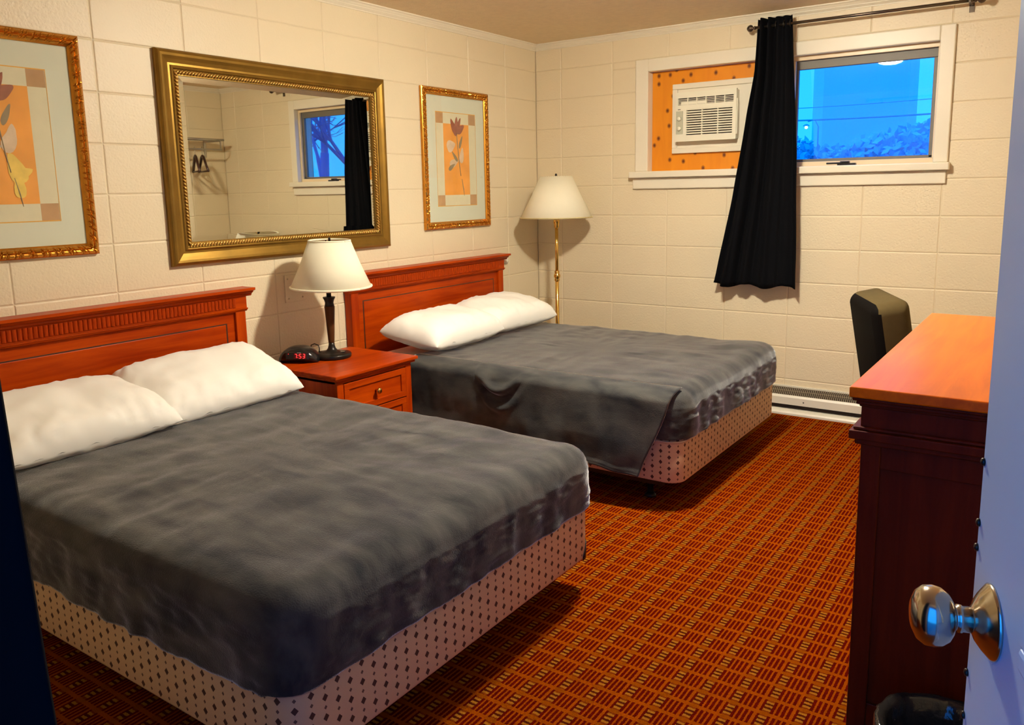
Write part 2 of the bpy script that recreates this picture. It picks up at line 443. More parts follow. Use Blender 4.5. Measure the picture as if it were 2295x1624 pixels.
def lay_blocks(wall, to_world, rotz, u_edges, v_edges, hole=None):
    for i in range(len(u_edges)-1):
        for k in range(len(v_edges)-1):
            rects = [(u_edges[i], u_edges[i+1], v_edges[k], v_edges[k+1])]
            if hole:
                a, b, c, d = rects[0]; ha, hb, hc, hd = hole
                if a < hb and b > ha and c < hd and d > hc:
                    rects = []
                    if c < hc: rects.append((a, b, c, hc))
                    if d > hd: rects.append((a, b, hd, d))
                    c2, d2 = max(c, hc), min(d, hd)
                    if a < ha: rects.append((a, ha, c2, d2))
                    if b > hb: rects.append((hb, b, c2, d2))
            for a, b, c, d in rects:
                if b-a < .015 or d-c < .015: continue
                o = link('block', block_mesh(b-a, d-c), None, wall)
                o.location = to_world((a+b)/2, (c+d)/2); o.rotation_euler = (0, 0, rotz)
vE = [k*R for k in range(12)] + [ZC]
wl_ = struct(box('wall_left', (-.2, YF-.2, 0), (-.003, .2, ZC), MORT), 'cream painted block wall behind the beds', 'wall')
uE = [0.0] + [.3811+B*c for c in range(12)]; uE = [u for u in uE if u < -YF] + [-YF]
lay_blocks(wl_, lambda u, v: (0, -u, v), 0, uE, vE)
wb = struct(boxes('wall_back', [((0, .003, 0), (XR, .2, 1.47)), ((0, .003, 2.19), (XR, .2, ZC)), ((0, .003, 1.47), (.85, .2, 2.19)), ((2.63, .003, 1.47), (XR, .2, 2.19))], MORT), 'cream painted block wall with the window', 'wall')
uB = [0.0] + [.2122+B*c for c in range(10)]; uB = [u for u in uB if u < XR] + [XR]
lay_blocks(wb, lambda u, v: (u, 0, v), -PI/2, uB, vE, hole=(.85, 2.63, 1.47, 2.19))
wr = struct(box('wall_right', (XR+.003, YF-.2, 0), (XR+.2, .2, ZC), MORT), 'cream painted block wall beyond the dresser', 'wall')
lay_blocks(wr, lambda u, v: (XR, -u, v), PI, uE, vE)
DX0, DX1, DH = 2.69, 3.505, 2.05
struct(boxes('wall_front', [((0, YF-.2, 0), (DX0, YF, ZC)), ((DX1, YF-.2, 0), (XR, YF, ZC)), ((DX0, YF-.2, DH), (DX1, YF, ZC))], BLK), 'cream front wall with the open doorway', 'wall')
cove = [(0, 0), (.036, 0), (.036, -.006), (.028, -.010), (.022, -.018), (.018, -.022), (.018, -.026), (.010, -.034), (.006, -.038), (.006, -.043), (0, -.043)]
struct(sweep('trim_1', cove, (0, YF, ZC), (0, 0, ZC), (1, 0, 0), TRIMW), 'narrow cream crown moulding over the beds', 'trim')
struct(sweep('trim_2', cove, (0, 0, ZC), (XR, 0, ZC), (0, -1, 0), TRIMW), 'narrow cream crown moulding over the window', 'trim')
struct(sweep('trim_3', cove, (XR, YF, ZC), (XR, 0, ZC), (-1, 0, 0), TRIMW), 'narrow cream crown moulding on the right wall', 'trim')
struct(boxes('trim_4', [((DX0-.03, YF-.2, 0), (DX0, YF+.012, DH+.03)), ((DX1, YF-.2, 0), (DX1+.03, YF+.012, DH+.03)), ((DX0, YF-.2, DH), (DX1, YF+.012, DH+.03))], TRIMW), 'white door frame of the entrance', 'trim')

# ------------------------------------------------------------------ ceiling lamp (the room's light)
cl = thing('ceiling_lamp', 'lit flush-mount ceiling lamp with a glowing glass dome', 'lamp', (*LAMP_POS, ZC))
lathe('base_plate', [(.02, 0), (.115, 0), (.115, -.018), (.110, -.022), (.02, -.022)], BRASS, cl)
lathe('glass_dome', [(.104, -.023), (.108, -.036), (.102, -.053), (.082, -.069), (.052, -.079), (.018, -.083), (.003, -.0835)], GLOW, cl)
lathe('finial', [(.002, -.098), (.008, -.094), (.010, -.089), (.005, -.084), (.002, -.084)], BRASS, cl, seg=16)

# ------------------------------------------------------------------ window in the back wall
win = bpy.data.objects.new('window_1', None); COL.objects.link(win); struct(win, 'wide white-framed window, glass on the right, boarded on the left', 'window')
win.location = (0, 0, 0)
OX0, OX1, OZ0, OZ1 = .890, 2.600, 1.512, 2.155
def casing(name, lo, hi):
    return box(name, lo, hi, TRIMW, win, bev=.006, seg=3)
casing('side_casing', (.800, -.022, 1.512), (.892, .02, 2.232))
casing('side_casing', (2.598, -.022, 1.512), (2.672, .02, 2.232))
casing('head_casing', (.892, -.022, 2.153), (2.598, .02, 2.232))
casing('sill', (.770, -.055, 1.470), (2.684, .10, 1.512))
casing('apron', (.782, -.020, 1.397), (2.668, .002, 1.470))
boxes('jamb', [((.85, .02, OZ0), (OX0, .16, OZ1)), ((OX1, .02, OZ0), (2.63, .16, OZ1)), ((.85, .02, OZ1), (2.63, .16, 2.19))], TRIMW, win)
box('mullion', (1.735, -.015, OZ0), (1.815, .14, OZ1), TRIMW, win, bev=.004)
# wooden stop around the sash
SX0, SX1, SZ0, SZ1 = 1.815, 2.600, 1.512, 2.155
STOPM = simple('varnished_stop', (.80, .62, .38), .35)
boxes('sash_stop', [((SX0, .030, SZ1-.026), (SX1, .050, SZ1)), ((SX1-.014, .030, SZ0+.02), (SX1, .050, SZ1-.026)), ((SX0, .030, SZ0), (SX1, .050, SZ0+.028)), ((SX0, .030, SZ0+.02), (SX0+.010, .050, SZ1-.026))], STOPM, win, bev=.002)
ALU = simple('grey_sash_metal', (.17, .15, .12), .5, .1)
boxes('sash', [((SX0+.008, .058, SZ1-.075), (SX1-.01, .085, SZ1-.022)), ((SX1-.036, .058, SZ0+.03), (SX1-.01, .085, SZ1-.075)), ((SX0+.008, .058, SZ0+.022), (SX1-.01, .085, SZ0+.045)), ((SX0+.008, .058, SZ0+.045), (SX0+.024, .085, SZ1-.075))], ALU, win, bev=.003)
box('glass_pane', (SX0+.02, .070, SZ0+.04), (SX1-.03, .074, SZ1-.07), GLASS, win)
cr = box('crank_handle', (2.04, -.030, 1.520), (2.125, -.016, 1.530), DKMET, win, bev=.003)
boxes('crank_base', [((2.10, -.026, 1.512), (2.20, .012, 1.524)), ((2.115, -.022, 1.524), (2.165, .006, 1.536))], DKMET, win, bev=.003)

pw = box('plywood_panel', (OX0+.002, .050, OZ0+.002), (1.733, .068, OZ1-.002), PLY)
tag(pw, 'orange knotty wood panel boarding up the left half of the window', 'panel')

# ------------------------------------------------------------------ air conditioner
ac = thing('air_conditioner', 'white window air conditioner set in the orange wood panel', 'air conditioner', (0, 0, 0))
ACW = simple('ac_ivory_plastic', (.80, .76, .60), .42)
ACD = simple('gap_shade_and_mark', (.035, .022, .014), .7)  # shade behind the grilles put into a dark colour; also the maker's mark
ACG = simple('ac_control_grey', (.50, .49, .36), .4)
def fr(name, x0, x1, z0, z1, w, y0, y1):
    for lo, hi in (((x0, y0, z1-w), (x1, y1, z1)), ((x0, y0, z0), (x1, y1, z0+w)), ((x0, y0, z0+w), (x0+w, y1, z1-w)), ((x1-w, y0, z0+w), (x1, y1, z1-w))):
        box(name, lo, hi, TRIMW, ac, bev=.004)
fr('trim_board', 1.044, 1.60, 1.622, 2.062, .034, .024, .049)
box('filler_board', (1.078, .036, 1.656), (1.566, .049, 2.028), TRIMW, ac)
AX0, AX1, AZ0, AZ1, AY = 1.092, 1.492, 1.694, 2.000, -.030
box('housing', (AX0+.004, -.010, AZ0+.004), (AX1-.004, .036, AZ1-.004), ACW, ac, bev=.004)
# front panel as a frame around two recessed grilles
VX0, VX1, VZ0, VZ1 = 1.108, 1.474, 1.922, 1.964
LX0, LX1, LZ0, LZ1 = 1.166, 1.468, 1.733, 1.896
boxes('front_panel', [((AX0, AY, VZ1), (AX1, -.006, AZ1)), ((AX0, AY, VZ0), (VX0, -.006, VZ1)), ((VX1, AY, VZ0), (AX1, -.006, VZ1)), ((AX0, AY, LZ1), (AX1, -.006, VZ0)),
    ((AX0, AY, LZ0), (LX0, -.006, LZ1)), ((LX1, AY, LZ0), (AX1, -.006, LZ1)), ((AX0, AY, AZ0), (AX1, -.006, LZ0))], ACW, ac)
box('grille_recess', (LX0, -.012, LZ0), (LX1, -.009, LZ1), ACD, ac)
box('vent_recess', (VX0, -.012, VZ0), (VX1, -.009, VZ1), ACD, ac)
n = 11; pitch_ = (LZ1-LZ0)/n
sl = None
for k in range(n+1):
    if k == 0: continue
    z = LZ0 + pitch_*k
    if sl is None:
        sl = box('louver_slat', (LX0, -.029, -.0042), (LX1, -.014, .0042), ACW, ac, bev=.0015); sl.location = (0, 0, z-.004)
    elif k <= n:
        c = sl.copy(); COL.objects.link(c); c.location = (0, 0, z-.004)
for x in (LX0+.10, LX0+.205): box('louver_rib', (x, -.0285, LZ0), (x+.006, -.013, LZ1), ACW, ac)
for k in range(5):
    z = VZ0+.004+k*.0095
    box('vent_slat', (VX0, -.026, z), (VX1, -.016, z+.0035), ACW, ac)
for k in range(1, 6):
    x = VX0+(VX1-VX0)*k/6
    box('vent_rib', (x, -.0285, VZ0), (x+.006, -.013, VZ1), ACW, ac)
box('vent_flap', (VX0+.02, -.0275, VZ0+.001), (VX0+.19, -.0265, VZ0+.020), ACW, ac)
box('control_panel', (AX0+.004, AY-.002, 1.741), (AX0+.052, AY+.001, 1.885), ACG, ac, bev=.001)
for z in (1.837, 1.776):
    kb = lathe('control_knob', [(.013, 0), (.013, .010), (.011, .013), (.0, .013)], ACW, ac, seg=20, loc=(AX0+.028, AY-.002, z), rot=(PI/2, 0, 0))
    box('grip', (-.002, -.012, .013), (.002, .012, .017), ACW, kb, bev=.001)
box('maker_mark', (AX0+.016, AY-.001, 1.893), (AX0+.034, AY+.001, 1.897), ACD, ac)
box('side_edge', (AX1-.001, AY+.006, AZ0+.03), (AX1+.006, -.002, AZ1-.06), ACW, ac, bev=.002)

# ------------------------------------------------------------------ curtain rod and curtains
rod = thing('curtain_rod', 'thin dark metal curtain rod over the window', 'curtain rod', (0, 0, 2.325))
RY = -.10
tube('rod', [(1.62, RY, 0), (2.76, RY, -.003)], .0085, RODM, rod, seg=14)
FIN = [(.002, 0), (.010, 0), (.012, .004), (.009, .010), (.006, .012), (.017, .020), (.021, .030), (.017, .042), (.008, .050), (.002, .052)]
lathe('finial', FIN, RODM, rod, seg=18, loc=(1.622, RY, 0), rot=(0, -PI/2, 0))
lathe('finial', FIN, RODM, rod, seg=18, loc=(2.757, RY, -.003), rot=(0, PI/2, 0))
for x in (1.66, 2.735):
    boxes('bracket', [((x-.005, RY-.012, -.014), (x+.005, -.003, -.008)), ((x-.005, RY-.014, -.014), (x+.005, RY-.010, .006)), ((x-.012, -.006, -.045), (x+.012, -.0005, .02))], RODM, rod)

def curtain_mesh(name, ztop, zbot, xl, xr, y0, amp, nf, phase=0, nu=150, nv=50, ymid=None, thick=.004, seed=0):
    vs_, fs = [], []
    for j in range(nv+1):
        t = j/nv; z = ztop+(zbot-ztop)*t
        a, b = xl(t), xr(t)
        for i in range(nu+1):
            u = i/nu
            am = amp(t, u)
            w = math.sin(2*PI*nf*u+phase+.5*fbm(u*2, t*1.2, seed)) + .35*math.sin(2*PI*nf*2.3*u+1.3+seed)*t
            x = a+(b-a)*u + .012*fbm(u*4, t*2, seed+3)*t
            y = y0(t)+am*w
            zz = z + (.012*math.sin(2*PI*nf*u*.5+seed)*t if j == nv else 0)
            vs_.append((x, y, zz))
    for j in range(nv):
        for i in range(nu):
            p = j*(nu+1)+i; fs.append((p, p+1, p+nu+2, p+nu+1))
    me = mesh(name, vs_, fs, True)
    return me
def solid(o, t=.004):
    md = o.modifiers.new('thick', 'SOLIDIFY'); md.thickness = t; md.offset = 0
    return o
ZT, ZB = 2.372, .790
cu = thing('curtain', 'dark navy curtain hanging bunched at the middle of the window', 'curtain', (0, 0, 0))
def cxl(t): return 1.632 - .02*min(1, t*3) - .215*max(0, (t-.18)/.82)**1.25
def cxr(t): return 1.835 + .035*min(1, t*2) + .045*t
solid(link('cloth', curtain_mesh('cloth', ZT, ZB, cxl, cxr, lambda t: -.098-.012*t, lambda t, u: (.028-.006*t)*(.8+.5*math.sin(5*u+1)), 4.5, .4, seed=2), NAVY, cu))
for x in (1.655, 1.70, 1.745, 1.79, 1.828):
    o = link('grommet', None or bpy.data.meshes.get('grommet') or tube_mesh('grommet', [(0, .020*math.cos(a), .020*math.sin(a)) for a in [2*PI*k/20 for k in range(21)]], .004, 8), DKMET, cu)
    o.location = (x, RY, 2.325)

# second curtain, at the front wall beside the doorway
rod2 = thing('curtain_rod', 'curtain rod on the front wall beside the doorway', 'curtain rod', (0, 0, 2.33))
tube('rod', [(1.25, YF+.13, 0), (2.66, YF+.13, 0)], .0085, RODM, rod2, seg=12)
lathe('finial', FIN, RODM, rod2, seg=16, loc=(2.657, YF+.13, 0), rot=(0, PI/2, 0))
lathe('finial', FIN, RODM, rod2, seg=16, loc=(1.253, YF+.13, 0), rot=(0, -PI/2, 0))
for x in (1.35, 2.645):
    boxes('bracket', [((x-.005, YF, -.014), (x+.005, YF+.142, -.009)), ((x-.012, YF, -.04), (x+.012, YF+.006, .02))], RODM, rod2)
cu2 = thing('curtain', 'dark navy curtain at the left edge of the picture beside the doorway', 'curtain', (0, 0, 0))
solid(link('cloth', curtain_mesh('cloth', 2.37, .25, lambda t: 1.95-.15*t, lambda t: 2.62, lambda t: YF+.13+.028*t, lambda t, u: .045+.035*t*u, 6.0, .9, nu=200, seed=9), NAVY, cu2))

# ------------------------------------------------------------------ baseboard heater
ht = thing('baseboard_heater', 'white baseboard heater along the wall under the window', 'heater', (0, 0, 0))
HX0, HX1 = .62, 3.60
HEATW = simple('heater_enamel', (.74, .70, .58), .4, var=.08, vscale=6)
FINM = simple('heater_fins', (.34, .28, .18), .5, .2)
box('back_plate', (HX0, -.012, .03), (HX1, -.0005, .165), HEATW, ht)
sweep('front_cover', [(.060, .055), (.078, .060), (.078, .105), (.070, .118), (.066, .118), (.074, .104), (.074, .063), (.060, .058)], (HX0, 0, 0), (HX1, 0, 0), (0, -1, 0), HEATW, ht)
sweep('lower_rail', [(0, 0), (.105, 0), (.105, .012), (.098, .022), (.070, .030), (0, .030)], (HX0, 0, 0), (HX1, 0, 0), (0, -1, 0), HEATW, ht)
box('dark_core', (HX0, -.058, .035), (HX1, -.012, .112), ACD, ht)
sweep('throat_shade', [(.012, .154), (.066, .113), (.066, .108), (.012, .108)], (HX0, 0, 0), (HX1, 0, 0), (0, -1, 0), ACD, ht)  # dark sheet under the fins, standing in for shade inside the heater
bm = bmesh.new()
x = HX0
while x < HX1:
    v = [bm.verts.new(p) for p in ((x, -.014, .160), (x+.0022, -.014, .160), (x+.0022, -.068, .119), (x, -.068, .119))]
    bm.faces.new(v)
    v = [bm.verts.new(p) for p in ((x, -.014, .158), (x+.003, -.014, .158), (x+.003, -.068, .117), (x, -.068, .117))]
    bm.faces.new(list(reversed(v)))
    x += .0115
g = link('grille_fins', bm_mesh(bm, 'grille_fins'), FINM, ht); g['kind'] = 'stuff'
tube('grille_wire', [(HX0, -.042, .140), (HX1, -.042, .140)], .0015, FINM, ht, seg=6)
for x in (HX0, HX1-.02): box('end_cap', (x, -.08, .0), (x+.02, -.0004, .168), HEATW, ht, bev=.004)
tube('screw', [(1.98, -.0775, .083), (1.98, -.0795, .083)], .004, DKMET, ht, seg=8)

# ------------------------------------------------------------------ beds
def rrect(x0, x1, y0, y1, r, n=6, ds=.05, sides=None):
    """closed rounded-rect perimeter, returns list of (x,y,nx,ny,s)"""
    pts = []
    def line(a, b, nx, ny):
        L = math.dist(a, b); k = max(1, int(L/ds))
        for i in range(k): pts.append((a[0]+(b[0]-a[0])*i/k, a[1]+(b[1]-a[1])*i/k, nx, ny))
    def arc(cx, cy, a0):
        for i in range(n): a = a0+PI/2*i/n; pts.append((cx+r*math.cos(a), cy+r*math.sin(a), math.cos(a), math.sin(a)))
    line((x0+r, y0), (x1-r, y0), 0, -1); arc(x1-r, y0+r, -PI/2)
    line((x1, y0+r), (x1, y1-r), 1, 0); arc(x1-r, y1-r, 0)
    line((x1-r, y1), (x0+r, y1), 0, 1); arc(x0+r, y1-r, PI/2)
    line((x0, y1-r), (x0, y0+r), -1, 0); arc(x0+r, y0+r, PI)
    out, s = [], 0
    for i, p in enumerate(pts):
        if i: s += math.dist(p[:2], pts[i-1][:2])
        out.append((*p, s))
    return out
def prism(name, per, levels, mat, parent, uv=False):
    """levels: list of (z, outset)"""
    n = len(per); vs_, fs, uvs = [], [], []
    cx = sum(p[0] for p in per)/n; cy = sum(p[1] for p in per)/n
    for z, o in levels:
        for k in range(n+1):
            p = per[k % n]; vs_.append((p[0]+p[2]*o, p[1]+p[3]*o, z)); uvs.append((p[4] if k < n else per[-1][4]+.05, z))
    m = n+1
    for l in range(len(levels)-1):
        for i in range(n): fs.append((l*m+i, l*m+i+1, (l+1)*m+i+1, (l+1)*m+i))
    fs.append(tuple(reversed(range(n)))); fs.append(tuple(range((len(levels)-1)*m, (len(levels)-1)*m+n)))
    me = mesh(name, vs_, fs, False, uvs)
    for p in me.polygons: p.use_smooth = len(p.vertices) == 4
    return link(name, me, mat, parent)
GUARD = BLACKP
def make_bed(yc, which):
    hw = .672; x0, x1 = .115, 1.95
    y0, y1 = yc-hw, yc+hw
    f = thing('bed_frame', f'dark metal bed frame under the {which} bed', 'bed frame', (0, 0, 0))
    for y in (y0+.05, y1-.08): box('side_rail', (x0+.02, y, .095), (x1-.10, y+.03, .130), DKMET, f)
    for x in (x0+.30, x1-.22): box('cross_rail', (x, y0+.08, .105), (x+.03, y1-.08, .129), DKMET, f)
    for x in (x0+.32, x1-.20):
        for y in (y0+.14, y1-.14):
            lg = tube('leg', [(x, y, .02), (x, y, .105)], .014, DKMET, f)
            lathe('glide', [(.005, 0), (.026, 0), (.026, .008), (.012, .022), (.005, .022)], DKMET, lg, seg=14, loc=(x, y, 0))
    bs = thing('box_spring', f'tan box spring with dark diamond print under the {which} mattress', 'box spring', (0, 0, 0))
    per = rrect(x0, x1, y0, y1, .07, 6)
    prism('body', per, [(.131, -.012), (.133, -.002), (.14, 0), (.312, 0), (.322, -.003), (.330, -.012)], TICK, bs)
    vs_ = [(p[0]+p[2]*.002, p[1]+p[3]*.002, .318) for p in per] + [(per[0][0], per[0][1]-.002, .318)]
    tube('piping', vs_, .005, simple('piping_tan', (.50, .40, .28), .7) if 'piping_tan' not in MATS else MATS['piping_tan'], bs, seg=6)
    for cx, cy in (((x1, y1),) if which == 'nearer' else ()):
        sgn = 1 if cy == y1 else -1
        cv = []
        for k in range(9):
            a = (PI/2*k/8)*sgn
            px_, py_ = x1-.07+.072*math.cos(a), cy-sgn*.07+.072*math.sin(a)
            hgt = .050*math.sin(PI*(k+.6)/9.2)
            cv.append((px_, py_, .129)); cv.append((px_, py_, .135+hgt))
        gd = solid(link('corner_guard', mesh('corner_guard', cv, [(2*i, 2*i+2, 2*i+3, 2*i+1) for i in range(8)], True), GUARD, bs), .003)
    mt = thing('mattress', f'mattress in a white fitted sheet on the {which} bed', 'mattress', (0, 0, 0))
    per2 = rrect(x0+.005, x1-.012, y0+.012, y1-.012, .09, 6)
    prism('body', per2, [(.332, -.03), (.338, -.008), (.36, 0), (.49, 0), (.515, -.008), (.527, -.03), (.530, -.06)], SHEET, mt)
    return x0, x1, y0, y1
def make_blanket(yc, label, x_start, hem, seed, swags=(), topfun=None, foldamp=.012):
    hw = .672; x0, x1 = x_start, 1.962; y0, y1 = yc-hw-.004, yc+hw+.004
    T = .541
    bl = thing('blanket', label, 'blanket', (0, 0, 0))
    r0 = .065
    per = rrect(x0, x1, y0, y1, .10, 10, ds=.018)
    n = len(per); cx, cy = (x0+x1)/2, yc
    rings = []
    K = 26
    vs_, fs = [], []
    def topz(x, y):
        fd = min(1, 2.2*max(abs(x-cx)/((x1-x0)/2), abs(y-cy)/((y1-y0)/2))); fd = fd*fd*(3-2*fd)
        z = T + .006*fbm(x*3.1, y*2.2, seed, 1) + fd*(.005*fbm(x*9+.7*y, y*4, seed+4) + .0022*fbm(x*7, y*20, seed+8, 2))
        z += .012*math.exp(-((x-x1+.25)/.35)**2)*fbm(x*2, y*4, seed+20, 2)
        if topfun: z += topfun(x, y)
        return z
    # inner rings (centre -> rim)
    for k in range(1, K+1):
        f = (k/K)
        for p in per:
            inset = .085
            rx, ry = p[0]-p[2]*inset, p[1]-p[3]*inset
            x = cx+(rx-cx)*f; y = cy+(ry-cy)*f
            vs_.append((x, y, topz(x, y)))
    # rounded rim + skirt
    NS = 26
    for k in range(1, 7+NS+1):
        for p in per:
            x, y, nx, ny, s = p
            side_head = nx < -.5
            if k <= 7:
                a = PI/2*k/7
                o = -.085+.085*math.sin(a); dz = -.062*(1-math.cos(a)); t = 0; depth = 0
                tz = topz(x-nx*.085, y-ny*.085)
                z = tz+dz
                if side_head: z = max(z, .5335)
                fo = foldamp*.4*(k/7)*fbm(s*9, 0, seed+2, 2)
            else:
                t = (k-7)/NS
                zt = topz(x-nx*.085, y-ny*.085)-.062
                hz = hem(x, y, nx, ny, s)
                if side_head: hz = .533; zt = .534
                z = zt+(hz-zt)*t
                fold = fbm(s*7.5, t*.6, seed+2, 3) + .7*math.sin(s*46+2*fbm(s*3, 0, seed))*max(0, noise.noise(Vector((s*1.7, 3.3, seed)))+.15)
                fo = foldamp*(.4+.9*t)*fold + .004*fbm(s*20, t*6, seed, 2)
                for (s0, w, t0, amp) in swags:
                    q = ((s-s0)/w); c = t-(t0-.45*q*q)
                    if abs(q) < 1.2: fo += amp*math.exp(-(c/.10)**2)*(1-abs(q)/1.2) - amp*.8*math.exp(-((c-.17)/.10)**2)*(1-abs(q)/1.2)
                fo = max(fo, -.004)+.004
                if ny > .5 and fo > .02: fo = .02
                o = fo - .002*t*t + .004*t
                if side_head: o = 0
            vs_.append((x+nx*o + (nx*fo if k <= 7 else 0), y+ny*o + (ny*fo if k <= 7 else 0), z))
    tot = K+7+NS
    for l in range(tot-1):
        for i in range(n):
            j = (i+1) % n
            fs.append((l*n+i, l*n+j, (l+1)*n+j, (l+1)*n+i))
    c = len(vs_); vs_.append((cx, cy, topz(cx, cy)))
    for i in range(n): fs.append((c, i, (i+1) % n))
    o = link('cloth', mesh('cloth', vs_, fs, True), PLUSH, bl)
    solid(o, .006); o.modifiers['thick'].offset = 1
    bm = bmesh.new(); bm.from_mesh(o.data); bmesh.ops.recalc_face_normals(bm, faces=bm.faces); bm.to_mesh(o.data); bm.free()
    return bl
YB1, YB2 = -3.340, -1.232
make_bed(YB1, 'nearer'); make_bed(YB2, 'farther')
def hem1(x, y, nx, ny, s):
    h = .318 + .010*fbm(s*3.1, 1.0, 5) 
    if ny < -.5: h += -.018*math.sin((x-.4)*2.0) + .010*fbm(x*6, 0, 3)
    if nx > .3: h += .010
    return h
make_blanket(YB1, 'smooth grey plush blanket spread over the nearer bed', .40, hem1, 3.0, foldamp=.008)
def hem2(x, y, nx, ny, s):
    return .332 + .008*fbm(s*4, 1.0, 8)
bl2 = make_blanket(YB2, 'grey plush blanket hanging low over the near side of the farther bed', .39, hem2, 31.0, foldamp=.008)
# loose side drape of the far bed's blanket
def drape():
    nu, nv = 150, 60
    vs_, fs = [], []
    yb = YB2-.672
    for j in range(nv+1):
        t = j/nv
        for i in range(nu+1):
            u = i/nu
            xr = 1.925-.135*t+.012*math.sin(t*5)
            x = .42-.03*t+(xr-.42+.03*t)*u
            zt = .548; zb = .165+.022*fbm(x*3, 0, 4)+.035*(1-min(1, abs(x-1.80)/.5))*0
            # profile over the mattress edge then straight down
            d = t*.50
            if d < .10: 
                a = d/.10*PI/2; yy = yb+.075-.105*math.sin(a); z = zt-.055*(1-math.cos(a))
            else:
                q = (d-.10)/.40; z = (zt-.055)+(zb-(zt-.055))*q; yy = yb-.030-.020*q
            fold = (fbm(x*4.2, t*.8, 17, 3)*.020 + .004*math.sin(x*13+2.2*t+1.5*fbm(x*2, t, 2)))*max(0, min(1, (d-.08)/.25))
            for (xs, w, z0, amp) in ((1.02, .13, .450, .034), (1.03, .10, .405, -.022), (1.03, .12, .36, .016)):
                q = (x-xs)/w; c_ = z-(z0+.07*q*q)
                fold += amp*math.exp(-(c_/.022)**2)*math.exp(-q*q)
            yy -= max(-.006, fold)
            if j == nv: yy -= .003
            if j >= nv-3: yy -= .004
            vs_.append((x, yy, z))
    for j in range(nv):
        for i in range(nu):
            p = j*(nu+1)+i; fs.append((p, p+1, p+nu+2, p+nu+1))
    return mesh('side_drape', vs_, fs, True)
o = link('side_drape', drape(), PLUSH, bl2); solid(o, .008)

# ------------------------------------------------------------------ pillows
def pillow_mesh(name, L, Wd, H, seed):
    nu, nv = 64, 44
    vs_, fs = [], []
    def pos(u, v, sgn):
        au, av = abs(u), abs(v)
        puff = ((1-au**4.2)*(1-av**3.4))
        puff = max(0, puff)**.52
        kx = 1-.07*(1-av**2)*au**4 ; ky = 1-.10*(1-au**2)*av**4
        cn = 1-.085*(au*av)**2.5
        x = v*Wd/2*ky*cn; y = u*L/2*kx*cn
        edge = min(1, (1-au)*5)*min(1, (1-av)*5)
        w = (.015*fbm(u*2.0, v*1.6, seed+sgn, 2) + .009*fbm(u*10+v*2, v*3.0, seed+sgn+5, 2)*(.2+av*av))*puff
        rad = .010*noise.noise(Vector((u*9, v*9, seed)))*(1-puff)*min(1, (1-min(au, 1))*12+.2)
        cr_ = .007*math.sin((u*6+fbm(u*2, v*2, seed)*3)*3)*max(0, av-.35)*puff
        z = sgn*(H/2*puff + w + cr_) + rad
        return (x, y, z)
    for sgn in (1, -1):
        for j in range(nv+1):
            for i in range(nu+1):
                u = math.sin(PI/2*(i/nu*2-1)); v = math.sin(PI/2*(j/nv*2-1))
                x, y, z = pos(u, v, sgn)
                if sgn < 0: z *= .55
                vs_.append((x, y, z))
    m = (nu+1)*(nv+1)
    for s_ in (0, 1):
        for j in range(nv):
            for i in range(nu):
                p = s_*m+j*(nu+1)+i
                f = (p, p+1, p+nu+2, p+nu+1)
                fs.append(tuple(reversed(f)) if s_ == 0 else f)
    me = mesh(name, vs_, fs, True)
    bm = bmesh.new(); bm.from_mesh(me); bmesh.ops.remove_doubles(bm, verts=bm.verts, dist=.0008); bmesh.ops.recalc_face_normals(bm, faces=bm.faces); bm.to_mesh(me); bm.free()
    for p in me.polygons: p.use_smooth = True
    return me
def pillow(label, loc, rot, L, Wd, H, seed):
    t = thing('pillow', label, 'pillow', loc); t.rotation_euler = rot
    link('pillowcase', pillow_mesh('pillowcase', L, Wd, H, seed), PILLOW, t)
    return t
pillow('white pillow on the nearer bed, partly hidden by the dark curtain', (.345, -3.66, .622), (0, .20, .03), .70, .50, .20, 1.0)
pillow('plump white pillow on the nearer bed, next to the nightstand', (.325, -3.050, .632), (.03, .30, -.05), .70, .48, .185, 6.0)
pillow('white pillow on the farther bed, on the nightstand side', (.36, -1.545, .628), (0, .13, .03), .70, .44, .225, 11.0)
pillow('white pillow on the farther bed, on the floor lamp side', (.34, -.940, .634), (0, .15, -.06), .68, .44, .225, 17.0)

